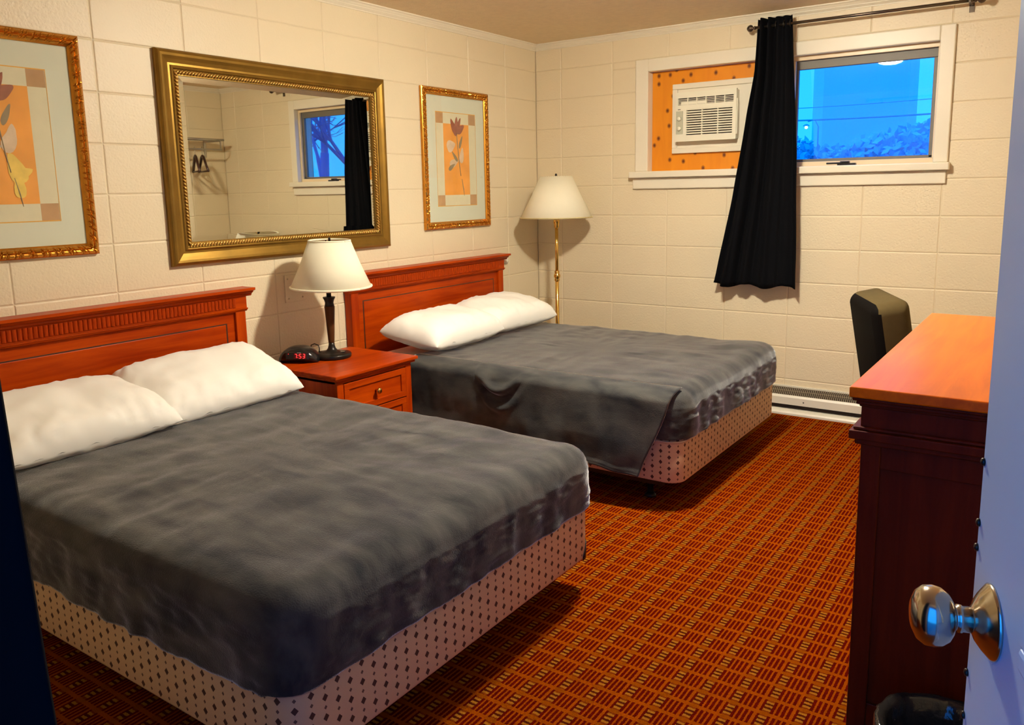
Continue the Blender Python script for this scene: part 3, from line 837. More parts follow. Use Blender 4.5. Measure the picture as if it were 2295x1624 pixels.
# ------------------------------------------------------------------ headboards (local: y centred, faces +x, z up)
def headboard(label, yc):
    h = thing('headboard', label, 'headboard', (.004, yc, 0), group='headboards')
    hw = .715
    cap = [(0, .937), (.060, .937), (.066, .941), (.068, .948), (.078, .954), (.084, .962), (.098, .966), (.098, .978), (0, .978)]
    sweep('cap_moulding', cap, (0, -hw-.030, 0), (0, hw+.030, 0), (1, 0, 0), CHERRY, h)
    box('frieze', (0, -hw-.006, .882), (.056, hw+.006, .939), CHERRY, h)
    sweep('lower_moulding', [(0, .866), (.052, .866), (.058, .870), (.060, .874), (.064, .876), (.066, .882), (0, .882)], (0, -hw-.006, 0), (0, hw+.006, 0), (1, 0, 0), CHERRY, h)
    for s in (-1, 1):
        box('post', (0, s*hw-(.055 if s > 0 else 0), 0), (.052, s*hw+(.055 if s < 0 else 0), .867), CHERRYV, h, bev=.003)
    box('panel', (.005, -hw+.054, .25), (.038, hw-.054, .867), CHERRY, h)
    # raised field with a routed groove
    x0 = .0381
    box('raised_field', (.03, -hw+.105, .28), (.0405, hw-.105, .812), CHERRY, h, bev=.0022)
    gr = [((.0375, -hw+.097, .812), (.0386, hw-.097, .8175)), ((.0375, -hw+.097, .28), (.0386, -hw+.1045, .812)), ((.0375, hw-.1045, .28), (.0386, hw-.097, .812))]
    boxes('groove', gr, DKFR, h)
    # fluting: one half-round per flute
    seg = 8; r = .0085; vs_, fs = [], []
    for zz in (.890, .933):
        for k in range(seg+1):
            a = PI*k/seg; vs_.append((.056+r*.75*math.sin(a), -r*math.cos(a), zz))
    for k in range(seg): fs.append((k, k+1, seg+2+k, seg+1+k))
    fs.append(tuple(range(seg+1))); fs.append(tuple(reversed(range(seg+1, 2*seg+2))))
    fm = mesh('flute', vs_, fs, False); fm.materials.append(CHERRYV)
    n = 70; span = 2*hw-.11
    for k in range(n):
        o = link('flute', fm, None, h); o.location = (0, -span/2+span*(k+.5)/n, 0)
    return h
headboard('cherry wood headboard with fluted frieze behind the nearer bed', YB1-.02)
headboard('cherry wood headboard with fluted frieze behind the farther bed', YB2-.012)

# ------------------------------------------------------------------ nightstand
NX0, NX1, NY0, NY1, NZ = .130, .615, -2.612, -2.060, .600
ns = thing('nightstand', 'cherry wood nightstand with drawers standing between the two beds', 'nightstand', ((NX0+NX1)/2, (NY0+NY1)/2, 0))
cx, cy = (NX0+NX1)/2, (NY0+NY1)/2
hx, hy = (NX1-NX0)/2, (NY1-NY0)/2
box('top', (-hx, -hy, NZ-.016), (hx, hy, NZ), CHERRY, ns, bev=.003)
box('top_moulding', (-hx+.008, -hy+.010, NZ-.030), (hx-.010, hy-.010, NZ-.016), CHERRY, ns, bev=.005)
bx0, bx1, by0, by1 = -hx+.015, hx-.030, -hy+.028, hy-.028
boxes('body', [((bx0, by0, .06), (bx1-.01, by0+.018, NZ-.03)), ((bx0, by1-.018, .06), (bx1-.01, by1, NZ-.03)), ((bx0, by0, .06), (bx0+.01, by1, NZ-.03)), ((bx0, by0, .06), (bx1-.01, by1, .075)), ((bx0, by0, NZ-.045), (bx1-.01, by1, NZ-.03))], CHERRYV, ns)
for s in (0, 1):
    a = by0 if s == 0 else by1-.040
    box('front_stile', (bx1-.010, a, .0), (bx1+.004, a+.040, NZ-.03), CHERRYV, ns, bev=.002)
    for xx in (bx0,): box('rear_foot', (xx, a, 0), (xx+.04, a+.04, .06), CHERRYV, ns)
box('front_rail', (bx1-.010, by0+.04, NZ-.046), (bx1+.002, by1-.04, NZ-.03), CHERRY, ns)
zt = NZ-.050
for dz0, dz1 in ((.405, zt), (.235, .400), (.075, .230)):
    d = thing('drawer', '', ''); del d['label']; del d['category']; d.parent = ns; d.location = (bx1, 0, (dz0+dz1)/2)
    w2, h2 = (by1-by0)/2-.042, (dz1-dz0)/2
    box('drawer_panel', (-.012, -w2+.03, -h2+.028), (-.001, w2-.03, h2-.028), CHERRY, d)
    boxes('drawer_frame', [((-.012, -w2, h2-.03), (.006, w2, h2)), ((-.012, -w2, -h2), (.006, w2, -h2+.03)), ((-.012, -w2, -h2+.03), (.006, -w2+.032, h2-.03)), ((-.012, w2-.032, -h2+.03), (.006, w2, h2-.03))], CHERRY, d, bev=.002)
    lathe('knob', [(.003, 0), (.007, .0), (.006, .012), (.013, .018), (.016, .024), (.013, .030), (.004, .033), (.001, .033)], BRASS, d, seg=18, loc=(-.001, 0, 0), rot=(0, PI/2, 0))

# ------------------------------------------------------------------ table lamp
tl = thing('table_lamp', 'table lamp with cream cone shade and dark turned stem on the nightstand', 'lamp', (.262, -2.305, NZ))
lathe('base', [(.01, .0005), (.092, .0005), (.095, .004), (.095, .018), (.092, .022), (.060, .026), (.030, .034), (.020, .046), (.015, .062), (.014, .078), (.010, .078)], DKMET, tl, seg=40)
LW = wood('lamp_wood', (.06, .022, .007), (.13, .05, .014), axis=2, rough=.35)
lathe('stem', [(.010, .072), (.015, .076), (.015, .084), (.0155, .086), (.0255, .255), (.0245, .258), (.010, .258)], LW, tl, seg=24)
lathe('cup', [(.010, .255), (.025, .256), (.022, .268), (.021, .276), (.024, .288), (.031, .302), (.029, .305), (.018, .305), (.012, .300)], DKMET, tl, seg=24)
lathe('neck', [(.004, .297), (.012, .300), (.012, .372), (.004, .372)], DKMET, tl, seg=16)
tube('harp_rod', [(0, 0, .36), (0, 0, .585)], .003, DKMET, tl)
sh = thing('shade', '', ''); del sh['label']; del sh['category']; sh.parent = tl; sh.location = (.008, .012, .352); sh.rotation_euler = (.0, .02, 0)
def cone_shade(parent, rb, rt, H, mat, trim_mat, seg=64, trim=.006):
    vs_, fs = [], []
    prof = [(rb, 0), (rb+(rt-rb)*.5-.004, H*.5), (rt, H)]
    me = lathe_mesh('cover', prof, seg, cap=False)
    o = link('cover', me, mat, parent); solid(o, .0025)
    ring = lambda r, z: [(r*math.cos(2*PI*k/48), r*math.sin(2*PI*k/48), z) for k in range(49)]
    tube('lower_rim', ring(rb, .004), trim, trim_mat, parent, seg=8)
    tube('upper_rim', ring(rt, H-.003), trim*.8, trim_mat, parent, seg=8)
    for a in (0, 2*PI/3, 4*PI/3):
        tube('spider_arm', [(0, 0, H-.012), (rt*.97*math.cos(a+.4), rt*.97*math.sin(a+.4), H-.004)], .0016, BRASS, parent, seg=6)
cone_shade(sh, .196, .100, .232, SHADEF, SHADEF)
lathe('finial', [(.002, .226), (.006, .226), (.006, .240), (.003, .246), (.001, .246)], DKMET, sh, seg=12)
boxes('socket', [((.040, -.012, .0262), (.066, .012, .030)), ((-.066, -.010, .0262), (-.045, .010, .0295))], BLACKP, tl, rot=(0, 0, .5))
tube('cord', [(-.062, -.028, .028), (-.060, -.028, .045), (-.066, -.030, .060), (-.085, -.036, .066), (-.100, -.045, .060), (-.112, -.040, .030), (-.116, -.034, .004)], .0028, BLACKP, tl, seg=8)

# ------------------------------------------------------------------ alarm clock
ck = thing('alarm_clock', 'black digital alarm clock with glowing red digits on the nightstand', 'clock', (.199, -2.461, NZ), rotz=math.atan2(.49, .87))
# local: x = along its face, faces -y
vs_, fs = [], []
nu, nv = 40, 16
for i in range(nu+1):
    u = -1+2*i/nu
    wx = .098*u
    hgt = .074*max(0, 1-abs(u)**2.6)**.62 + .004
    dep = .048*max(0, 1-abs(u)**3)**.5 + .012
    for j in range(nv):
        a = 2*PI*j/nv
        c, s = math.cos(a), math.sin(a)
        yy = dep*math.copysign(abs(c)**.8, c); zz = hgt/2*(1+math.copysign(abs(s)**.75, s))
        yy += .010*(zz/.085)   # face leans back
        vs_.append((wx, yy, max(.0004, zz+.0006)))
for i in range(nu):
    for j in range(nv):
        k = (j+1) % nv; fs.append((i*nv+j, i*nv+k, (i+1)*nv+k, (i+1)*nv+j))
fs.append(tuple(range(nv))); fs.append(tuple(reversed(range(nu*nv, nu*nv+nv))))
me = mesh('case', vs_, fs, True)
bm = bmesh.new(); bm.from_mesh(me); bmesh.ops.recalc_face_normals(bm, faces=bm.faces); bm.to_mesh(me); bm.free()
link('case', me, BLACKP, ck)
fz = .039
fy = -.0625
disp = thing('display', '', ''); del disp['label']; del disp['category']; disp.parent = ck; disp.location = (.008, fy+.004, fz); disp.rotation_euler = (-.12, 0, 0)
box('display_window', (-.056, -.001, -.019), (.060, .012, .019), BLACKP, disp, bev=.004)
box('red_glow_panel', (-.013, -.0016, -.013), (.050, -.0008, .014), DIMRED, disp)
SEG = {'a': (0, 1, 'h'), 'g': (0, 0, 'h'), 'd': (0, -1, 'h'), 'f': (-1, .5, 'v'), 'b': (1, .5, 'v'), 'e': (-1, -.5, 'v'), 'c': (1, -.5, 'v')}
def digit(ch, x0):
    on = {'7': 'abc', '5': 'afgcd', '3': 'abgcd'}[ch]
    lst = []
    for k in on:
        dx, dz, o_ = SEG[k]; cx_, cz_ = x0+dx*.0048+dz*.0012, dz*.0095
        if o_ == 'h': lst.append(((cx_-.0042, -.0028, cz_-.0011), (cx_+.0042, -.0018, cz_+.0011)))
        else: lst.append(((cx_-.0011, -.0028, cz_-.0040), (cx_+.0011, -.0018, cz_+.0040)))
    boxes('digit', lst, REDLED, disp)
digit('7', -.003); digit('5', .0195); digit('3', .0375)
boxes('colon', [((.0065, -.0028, -.0075), (.0085, -.0018, -.0055)), ((.0075, -.0028, .0025), (.0095, -.0018, .0045))], REDLED, disp)
box('alarm_light', (-.040, -.0028, .009), (-.0375, -.0018, .0115), REDLED, disp)
PRINTW = simple('pale_print', (.5, .48, .45), .5)
box('printed_line', (.004, -.0018, .0155), (.022, -.0012, .0175), PRINTW, disp)

# ------------------------------------------------------------------ floor lamp
fp = thing('floor_lamp', 'brass floor lamp with wide cream shade in the corner behind the farther bed', 'lamp', (.330, -.270, 0))
lathe('base', [(.02, 0), (.135, 0), (.138, .006), (.135, .014), (.09, .022), (.03, .034), (.016, .05), (.012, .055)], BRASS, fp, seg=36)
lathe('pole', [(.004, .04), (.0135, .045), (.0135, .775), (.004, .78)], BRASS, fp, seg=20)
lathe('pole_collar', [(.010, .770), (.016, .775), (.020, .785), (.016, .793), (.021, .800), (.024, .812), (.021, .824), (.016, .830), (.019, .840), (.014, .848), (.008, .85)], BRASS, fp, seg=20)
lathe('upper_pole', [(.004, .845), (.0115, .848), (.0115, 1.16), (.004, 1.16)], BRASS, fp, seg=20)
lathe('socket_cup', [(.006, 1.140), (.014, 1.142), (.018, 1.150), (.018, 1.172), (.022, 1.176), (.022, 1.215), (.016, 1.222), (.006, 1.222)], BRASS, fp, seg=20)
tube('harp_rod', [(0, 0, 1.22), (0, 0, 1.505)], .003, BRASS, fp)
sh2 = thing('shade', '', ''); del sh2['label']; del sh2['category']; sh2.parent = fp; sh2.location = (0, 0, 1.212)
GTRIM = simple('gold_trim_braid', (.62, .50, .22), .5)
cone_shade(sh2, .248, .108, .282, SHADEF, GTRIM, trim=.0035)
lathe('finial', [(.002, .280), (.008, .280), (.008, .292), (.003, .300), (.001, .300)], DKMET, sh2, seg=12)

# ------------------------------------------------------------------ framed prints
def picture(label, yc, zc, w, h, variant):
    p = thing('framed_print', label, 'picture', (.0, yc, zc))
    prof = [(0, .002), (0, .018), (.004, .021), (.009, .026), (.014, .028), (.019, .026), (.022, .021), (.025, .026), (.030, .028), (.034, .025), (.038, .018), (.044, .013), (.044, .004)]
    ridge = {3, 4, 5, 7, 8, 9}
    def mod(s, q):
        if q not in ridge: return 1
        f = (s/.052) % 1.0
        if f < .62: k = abs(math.sin(PI*f/.62))
        elif f < .81: k = abs(math.sin(PI*(f-.62)/.19))
        else: k = abs(math.sin(PI*(f-.81)/.19))
        return .82+.22*min(1, k*1.6)
    for s in range(4): frame_rail('frame_rail', w, h, prof, s, COPPER, p, seglen=.0042, mod=mod)
    iw, ih = w/2-.043, h/2-.043
    box('backing', (.001, -iw-.01, -ih-.01), (.005, iw+.01, ih+.01), DKFR, p)
    box('mat_board', (.005, -iw, -ih), (.008, iw, ih), MATB, p)
    bw, bh = w*.300, h*.338         # half-size of the gold-lined border
    e = .004; x0, x1 = .0081, .0088
    boxes('gold_line', [((x0, -bw, bh-e), (x1, bw, bh)), ((x0, -bw, -bh), (x1, bw, -bh+e)), ((x0, -bw, -bh+e), (x1, -bw+e*.6, bh-e)), ((x0, bw-e*.6, -bh+e), (x1, bw, bh-e))], GOLDLN, p)
    box('print_ground', (x0, -bw+e, -bh+e), (.0084, bw-e, bh-e), CREAM, p)
    pw_, ph = bw*.64, bh*.76
    box('print_field', (.0084, -pw_, -ph), (.0087, pw_, ph), ORANGE, p)
    for sy in (-1, 1):
        for sz in (-1, 1):
            a, b = sorted((sy*pw_, sy*(bw-e))); c, d = sorted((sz*ph, sz*(bh-e)))
            box('corner_square', (.0084, a, c), (.0087, b, d), TAN, p)
    # flower
    lay = [0]
    def petal(cx_, cz_, L, wd, ang, mat, x, name='petal'):
        lay[0] += 1; x += .00007*lay[0]
        vs_ = []
        for k in range(18):
            a = 2*PI*k/18; r_u = L/2*math.cos(a); r_v = wd/2*math.sin(a)*(1-.45*math.cos(a))
            r_u += .05*L*noise.noise(Vector((cx_*40, k*.7, ang)))
            vs_.append((0, cx_+r_u*math.cos(ang)-r_v*math.sin(ang), cz_+r_u*math.sin(ang)+r_v*math.cos(ang)))
        vv = [(x, a[1], a[2]) for a in vs_]+[(x+.0003, a[1], a[2]) for a in vs_]
        n = 18
        fs = [tuple(range(n, 2*n)), tuple(reversed(range(n)))]+[(i, (i+1) % n, n+(i+1) % n, n+i) for i in range(n)]
        link(name, mesh(name, vv, fs), mat, p)
    s = w/.66
    petal(-.055*s, .085*s, .085*s, .07*s, .3, PALEF, .0088, 'pale_bloom')
    petal(.05*s, .03*s, .10*s, .04*s, 1.4, PALEF, .0088, 'pale_bloom')
    petal(-.03*s, -.02*s, .09*s, .045*s, .35, PALEF, .0088, 'pale_bloom')
    path = [(.0092, .002*s, .165*s), (.0092, .010*s, .08*s), (.0092, .022*s, -.02*s), (.0092, .035*s, -.10*s)]
    tube('stem', path, .0028*s, LEAFP, p, seg=6)
    path = [(.0092, .045*s, -.12*s), (.0092, .058*s, -.18*s), (.0092, .066*s, -.225*s)]
    tube('stem_tip', path, [.002*s, .0035*s, .0008], LEAFP, p, seg=6)
    petal(.042*s, .11*s, .085*s, .022*s, 1.15, LEAFP, .0091, 'leaf')
    petal(-.022*s, .02*s, .08*s, .022*s, 2.3, LEAFP, .0091, 'leaf')
    petal(-.055*s, -.045*s, .07*s, .026*s, .55, LEAFP, .0091, 'leaf')
    for cx_, cz_, L, wd, a in ((-.030, .205, .10, .040, 2.05), (.002, .215, .10, .036, 1.5), (.042, .190, .085, .046, .55), (.028, .225, .075, .026, 1.1), (-.012, .180, .07, .035, 1.9)):
        petal(cx_*s, cz_*s, L*s, wd*s, a, PETAL, .0092)
    if variant:
        petal(.045*s, .02*s, .10*s, .05*s, 1.2, PALEF, .0094, 'pale_bloom')
        for cx_, cz_, L, wd, a in ((.055, -.085, .12, .06, 1.9), (.085, -.10, .06, .035, .4), (.06, -.15, .09, .04, 1.6)):
            petal(cx_*s, cz_*s, L*s, wd*s, a, YELF, .0095, 'yellow_bloom')
    box('glass', (.0116, -iw, -ih), (.0128, iw, ih), PICGL, p)
    return p
picture('gold-framed orange flower print between the mirror and the corner', -.942, 1.603, .664, .855, 0)
picture('gold-framed flower print cut off by the left edge of the photo', -3.295-.332, 1.609, .664, .845, 1)

# ------------------------------------------------------------------ wall mirror
mw, mh = 1.381, .930
mr = thing('wall_mirror', 'large wide mirror in a gold frame hanging above the nightstand', 'mirror', (.0, (-2.975-1.594)/2, (2.032+1.102)/2))
mprof = [(0, .002), (0, .020), (.004, .026), (.009, .030), (.016, .033), (.026, .031), (.040, .025), (.055, .020), (.064, .020), (.069, .024), (.074, .026), (.078, .024), (.081, .018), (.100, .014), (.104, .014), (.104, .004)]
for s in range(4): frame_rail('frame_rail', mw, mh, mprof, s, GOLD, mr)
# rope moulding: slanted twists along the inner edge
bm = bmesh.new()
def rope(y0, z0, y1, z1):
    L = math.hypot(y1-y0, z1-z0); n = int(L/.0150); dy, dz = (y1-y0)/L, (z1-z0)/L
    for k in range(n):
        t = (k+.5)/n; cy_, cz_ = y0+(y1-y0)*t, z0+(z1-z0)*t
        r = bmesh.ops.create_icosphere(bm, subdivisions=1, radius=1)
        ang = math.atan2(dz, dy)+.75
        Mx = Matrix.Translation((.0195, cy_, cz_)) @ Matrix.Rotation(ang, 4, 'X') @ Matrix.Diagonal((.0080, .0150, .0050, 1))
        bmesh.ops.transform(bm, matrix=Mx, verts=r['verts'])
ry, rz = mw/2-.091, mh/2-.091
rope(-ry, rz, ry, rz); rope(ry, rz, ry, -rz); rope(ry, -rz, -ry, -rz); rope(-ry, -rz, -ry, rz)
o = link('rope_moulding', bm_mesh(bm, 'rope_moulding', True), ROPE, mr); o['kind'] = 'stuff'
gy, gz, bw = mw/2-.1035, mh/2-.1035, .026
vs_ = [(.0075, -gy, -gz), (.0075, gy, -gz), (.0075, gy, gz), (.0075, -gy, gz), (.0090, -gy+bw, -gz+bw), (.0090, gy-bw, -gz+bw), (.0090, gy-bw, gz-bw), (.0090, -gy+bw, gz-bw)]
link('mirror_glass', mesh('mirror_glass', vs_, [(0, 1, 5, 4), (1, 2, 6, 5), (2, 3, 7, 6), (3, 0, 4, 7), (4, 5, 6, 7)]), MIRR, mr)
box('backing_board', (.001, -gy-.02, -gz-.02), (.006, gy+.02, gz+.02), DKFR, mr)

# ------------------------------------------------------------------ small wall fittings
wp = thing('wall_plate', 'square painted cover plate on the wall behind the table lamp', 'wall plate', (.0, -2.297, .934))
box('plate', (.0005, -.064, -.070), (.006, .064, .070), BLK, wp, bev=.002)
for y in (-.045, .045):
    for z in (-.05, .05):
        lathe('screw', [(.001, 0), (.0045, 0), (.0035, .002), (.001, .002)], STEEL, wp, seg=10, loc=(.006, y, z), rot=(0, PI/2, 0))
wbmp = thing('wall_bumper', 'small round white bumper on the wall by the far headboard end', 'bumper', (.0, -.425, .922))
lathe('disc', [(.002, .0005), (.026, .0005), (.026, .008), (.020, .016), (.010, .020), (.002, .021)], WHITEP, wbmp, seg=24, rot=(0, PI/2, 0))

# ------------------------------------------------------------------ dresser on the right
DX_0, DX_1, DY0, DY1, DZ = 2.868, 3.600, -3.076, -1.795, .940
dr = thing('dresser', 'tall cherry wood dresser with moulded edges beside the open door', 'dresser', ((DX_0+DX_1)/2, (DY0+DY1)/2, 0))
hx, hy = (DX_1-DX_0)/2, (DY1-DY0)/2
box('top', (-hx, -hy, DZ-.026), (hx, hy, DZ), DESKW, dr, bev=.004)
prof_steps = [(.006, DZ-.034, DZ-.026), (.014, DZ-.044, DZ-.034), (.020, DZ-.050, DZ-.044)]
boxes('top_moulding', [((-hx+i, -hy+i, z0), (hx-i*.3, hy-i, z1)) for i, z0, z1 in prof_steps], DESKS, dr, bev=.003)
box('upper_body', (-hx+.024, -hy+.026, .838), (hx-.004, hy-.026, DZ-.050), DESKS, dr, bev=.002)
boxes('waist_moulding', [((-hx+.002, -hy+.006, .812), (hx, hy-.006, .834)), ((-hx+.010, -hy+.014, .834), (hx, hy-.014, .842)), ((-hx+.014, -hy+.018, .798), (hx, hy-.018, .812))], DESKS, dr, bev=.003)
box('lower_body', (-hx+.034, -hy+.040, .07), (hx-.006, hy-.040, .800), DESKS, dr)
for sx_ in (-1, 1):
    for sy_ in (-1, 1):
        x = -hx+.026 if sx_ < 0 else hx-.070
        y = -hy+.030 if sy_ < 0 else hy-.075
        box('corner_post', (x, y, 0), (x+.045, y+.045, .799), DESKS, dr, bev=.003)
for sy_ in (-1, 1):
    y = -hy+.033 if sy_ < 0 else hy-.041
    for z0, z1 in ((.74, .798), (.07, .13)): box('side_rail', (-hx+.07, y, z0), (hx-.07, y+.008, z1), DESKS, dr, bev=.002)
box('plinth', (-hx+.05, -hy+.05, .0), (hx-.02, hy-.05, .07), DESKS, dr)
for r_ in range(3):
    for c_ in range(2):
        d = thing('drawer', '', ''); del d['label']; del d['category']; d.parent = dr
        w2 = (hy-.08)/2-.006; d.location = (-hx+.030, -hy+.080+w2+.006+c_*(2*w2+.012)-.004+(.002*c_), .205+r_*.225)
        box('drawer_front', (-.012, -w2, -.105), (.006, w2, .105), DESKW, d, bev=.004)
        lathe('knob', [(.003, 0), (.007, .0), (.006, .012), (.013, .018), (.016, .024), (.013, .030), (.004, .033)], BRASS, d, seg=14, loc=(-.012, 0, 0), rot=(0, -PI/2, 0))

# ------------------------------------------------------------------ chair behind the dresser
ch = thing('desk_chair', 'black and olive padded desk chair standing behind the dresser', 'chair', (2.915, -1.27, 0), rotz=math.atan2(.41, .91))
def cushion(name, lo, hi, bev, mat, parent, **kw):
    o = box(name, lo, hi, mat, parent, bev=bev, seg=5, smooth=True, **kw)
    return o
cushion('seat_cushion', (-.24, -.24, .42), (.25, .24, .51), .035, OLIVE, ch)
bk = thing('backrest', '', ''); del bk['label']; del bk['category']; bk.parent = ch; bk.location = (-.235, 0, .47); bk.rotation_euler = (0, -.20, 0)
def back_mesh(name, x0, x1, z0, z1, hw):
    # rounded slab curved at the top
    bm = bmesh.new(); add_box(bm, (x0, -hw, z0), (x1, hw, z1), .042, 6)
    for v in bm.verts:
        t = (v.co.z-z0)/(z1-z0)
        v.co.x += -.03*(1-t)*t*2 + .012*t
        v.co.z -= .05*(abs(v.co.y)/hw)**3*max(0, t-.4)
    return bm_mesh(bm, name, True)
bm_all = back_mesh('back_cushion', -.085, .060, .015, .500, .226)
def split_faces(me, name, keep):
    bm = bmesh.new(); bm.from_mesh(me)
    bmesh.ops.delete(bm, geom=[f for f in bm.faces if not keep(f)], context='FACES')
    return bm_mesh(bm, name, True)
isback = lambda f: f.normal.x < -.35 or (f.normal.x < .2 and f.normal.z < .35 and f.calc_center_median().x < -.055)
link('back_shell', split_faces(bm_all, 'back_shell', isback), VINYL, bk)
link('back_cushion', split_faces(bm_all, 'back_cushion', lambda f: not isback(f)), OLIVE, bk)
tube('support_bar', [(-.08, 0, .05), (-.05, 0, -.06), (.06, 0, -.075)], .022, VINYL, bk)
tube('column', [(0, 0, .08), (0, 0, .42)], .028, DKMET, ch)
for k in range(5):
    a = 2*PI*k/5
    lg = tube('leg', [(0, 0, .115), (.15*math.cos(a), .15*math.sin(a), .10), (.27*math.cos(a), .27*math.sin(a), .075)], [.024, .020, .014], VINYL, ch)
    w_ = lathe('caster', [(.004, -.012), (.022, -.012), (.026, -.006), (.026, .006), (.022, .012), (.004, .012)], VINYL, lg, seg=16, loc=(.27*math.cos(a), .27*math.sin(a), .027), rot=(PI/2, 0, a))
    tube('caster_stem', [(.27*math.cos(a), .27*math.sin(a), .04), (.27*math.cos(a), .27*math.sin(a), .08)], .006, DKMET, lg, seg=8)

# ------------------------------------------------------------------ entrance door (open) with knob
th = math.radians(19)
EX, EY = 3.2225, -4.185
LW_ = .80
door = bpy.data.objects.new('door_1', None); COL.objects.link(door); struct(door, 'white entrance door standing open at the right edge', 'door')
# local frame: x = towards hinge, y = out of the visible face
door.location = (EX, EY, 0)
udir = Vector((math.sin(th), -math.cos(th), 0))   # latch -> hinge
door.rotation_euler = (0, 0, math.atan2(udir.y, udir.x))
# local +y after rotation = (-udir.y, udir.x) -> faces +x (right); visible face is local -y
box('leaf', (0, 0, .012), (LW_, .044, 2.03), DOORP, door, bev=.0025)
for z0, z1 in ((1.03, 1.90), (.20, .86)):
    for x0, x1 in ((.155, .375), (.445, .665)):
        boxes('panel_moulding', [((x0, -.008, z1-.02), (x1, .001, z1)), ((x0, -.008, z0), (x1, .001, z0+.02)), ((x0, -.008, z0+.02), (x0+.02, .001, z1-.02)), ((x1-.02, -.008, z0+.02), (x1, .001, z1-.02))], DOORP, door, bev=.004)
kn = thing('door_knob', '', ''); del kn['label']; del kn['category']; kn.parent = door; kn.location = (.063, 0, 1.020); kn.scale = (.86, .86, .86)
KP = [(.010, 0), (.039, 0), (.0395, .002), (.037, .004), (.030, .010), (.022, .0155), (.0155, .018), (.0135, .020), (.0135, .028), (.0145, .029), (.0145, .033), (.0125, .034), (.0135, .036), (.020, .038), (.026, .042), (.0305, .049), (.0320, .057), (.0305, .065), (.025, .072), (.015, .0765), (.004, .078), (.0008, .0781)]
lathe('rose', KP[:8]+[(.009, .020)], STEEL, kn, seg=48, rot=(PI/2, 0, 0))
lathe('grip', [(.008, .0195)]+KP[7:], STEEL, kn, seg=48, rot=(PI/2, 0, 0))
lathe('inner_grip', KP[1:], STEEL, kn, seg=32, loc=(0, .0518, 0), rot=(-PI/2, 0, 0))
for z in (1.150, 1.090, 1.065, 0.934, 0.888, .70, .50):
    lathe('weatherstrip_nail', [(.001, 0), (.0040, 0), (.0036, .0022), (.001, .0034)], DKMET, door, seg=12, loc=(.0042, 0, z), rot=(PI/2, 0, 0))
box('weatherstrip', (-.0015, .016, .03), (.0, .036, 2.01), STEEL, door)
for z in (.25, 1.0, 1.80): tube('hinge', [(LW_+.004, .036, z-.045), (LW_+.004, .036, z+.045)], .006, STEEL, door, seg=10)

# ------------------------------------------------------------------ waste bin
wbin = thing('waste_bin', 'waste bin with a dark plastic liner in front of the dresser', 'bin', (3.125, -3.235, 0))
lathe('bin_body', [(.01, .001), (.095, .001), (.098, .006), (.122, .222), (.128, .226), (.128, .232), (.119, .232), (.094, .010), (.01, .010)], BLACKP, wbin, seg=36)
vs_, fs = [], []
nu = 72; rows = [(.1400, .110), (.1360, .190), (.1330, .230), (.131, .247), (.122, .251), (.112, .239), (.105, .18), (.095, .10), (.06, .08), (.002, .078)]
for q, (r_, z) in enumerate(rows):
    for i in range(nu):
        a = 2*PI*i/nu; k = .004*noise.noise(Vector((a*5, q*.8, 2)))+.003*math.sin(a*23+q)
        kz = (.010*noise.noise(Vector((a*2.2, q*.3, 5))) if 0 < q < 6 else (.02*noise.noise(Vector((a*3, 0, 9))) if q == 0 else 0))
        vs_.append(((r_+abs(k) if q < 5 else r_-abs(k) if r_ > .01 else r_)*math.cos(a), (r_+abs(k) if q < 5 else r_-abs(k) if r_ > .01 else r_)*math.sin(a), z+kz))
for q in range(len(rows)-1):
    for i in range(nu):
        j = (i+1) % nu; fs.append((q*nu+i, q*nu+j, (q+1)*nu+j, (q+1)*nu+i))
link('liner', mesh('liner', vs_, fs, True), LINER, wbin)

# ------------------------------------------------------------------ coat rack and hangers (seen in the mirror)
ra = thing('coat_rack', 'chrome wall rack with a hanging bar, seen in the mirror', 'coat rack', (XR, -.42, 1.86))
for y in (-.20, .20):
    boxes('bracket', [((-.012, y-.012, -.09), (-.0005, y+.012, .09)), ((-.26, y-.006, .045), (-.01, y+.006, .060)), ((-.26, y-.006, -.02), (-.248, y+.006, .05))], CHROME, ra, bev=.002)
for k in range(5):
    x = -.05-.05*k
    tube('shelf_bar', [(x, -.23, .066), (x, .23, .066)], .006, CHROME, ra, seg=8)
tube('front_rail', [(-.262, -.23, .06), (-.262, .23, .06)], .011, CHROME, ra, seg=10)
tube('hanging_bar', [(-.24, -.22, -.028), (-.24, .22, -.028)], .008, CHROME, ra, seg=10)
HW = simple('dark_hanger_wood', (.045, .014, .008), .4)
def hanger(label, y, rz):
    h = thing('clothes_hanger', label, 'hanger', (XR-.24, y, 1.842), rotz=rz)
    pth = [(-.165, 0, -.215), (-.10, 0, -.155), (-.035, 0, -.085), (0, 0, -.072), (.035, 0, -.085), (.10, 0, -.155), (.165, 0, -.215)]
    tube('shoulder_arm', pth, [.011, .012, .013, .013, .013, .012, .011], HW, h, seg=8)
    tube('trouser_bar', [(-.155, 0, -.213), (.155, 0, -.213)], .007, HW, h, seg=8)
    tube('hook', [(0, 0, -.07), (0, 0, -.02), (.010, 0, -.012), (.011, 0, .004), (0, 0, .0005+.010), (-.011, 0, .004)], .0025, CHROME, h, seg=6)
hanger('dark wooden hanger in the mirror, nearest the corner', -.415, .35)
hanger('dark wooden hanger in the mirror, middle of the three', -.490, .42)
hanger('dark wooden hanger in the mirror, cut by the mirror frame', -.605, .5)

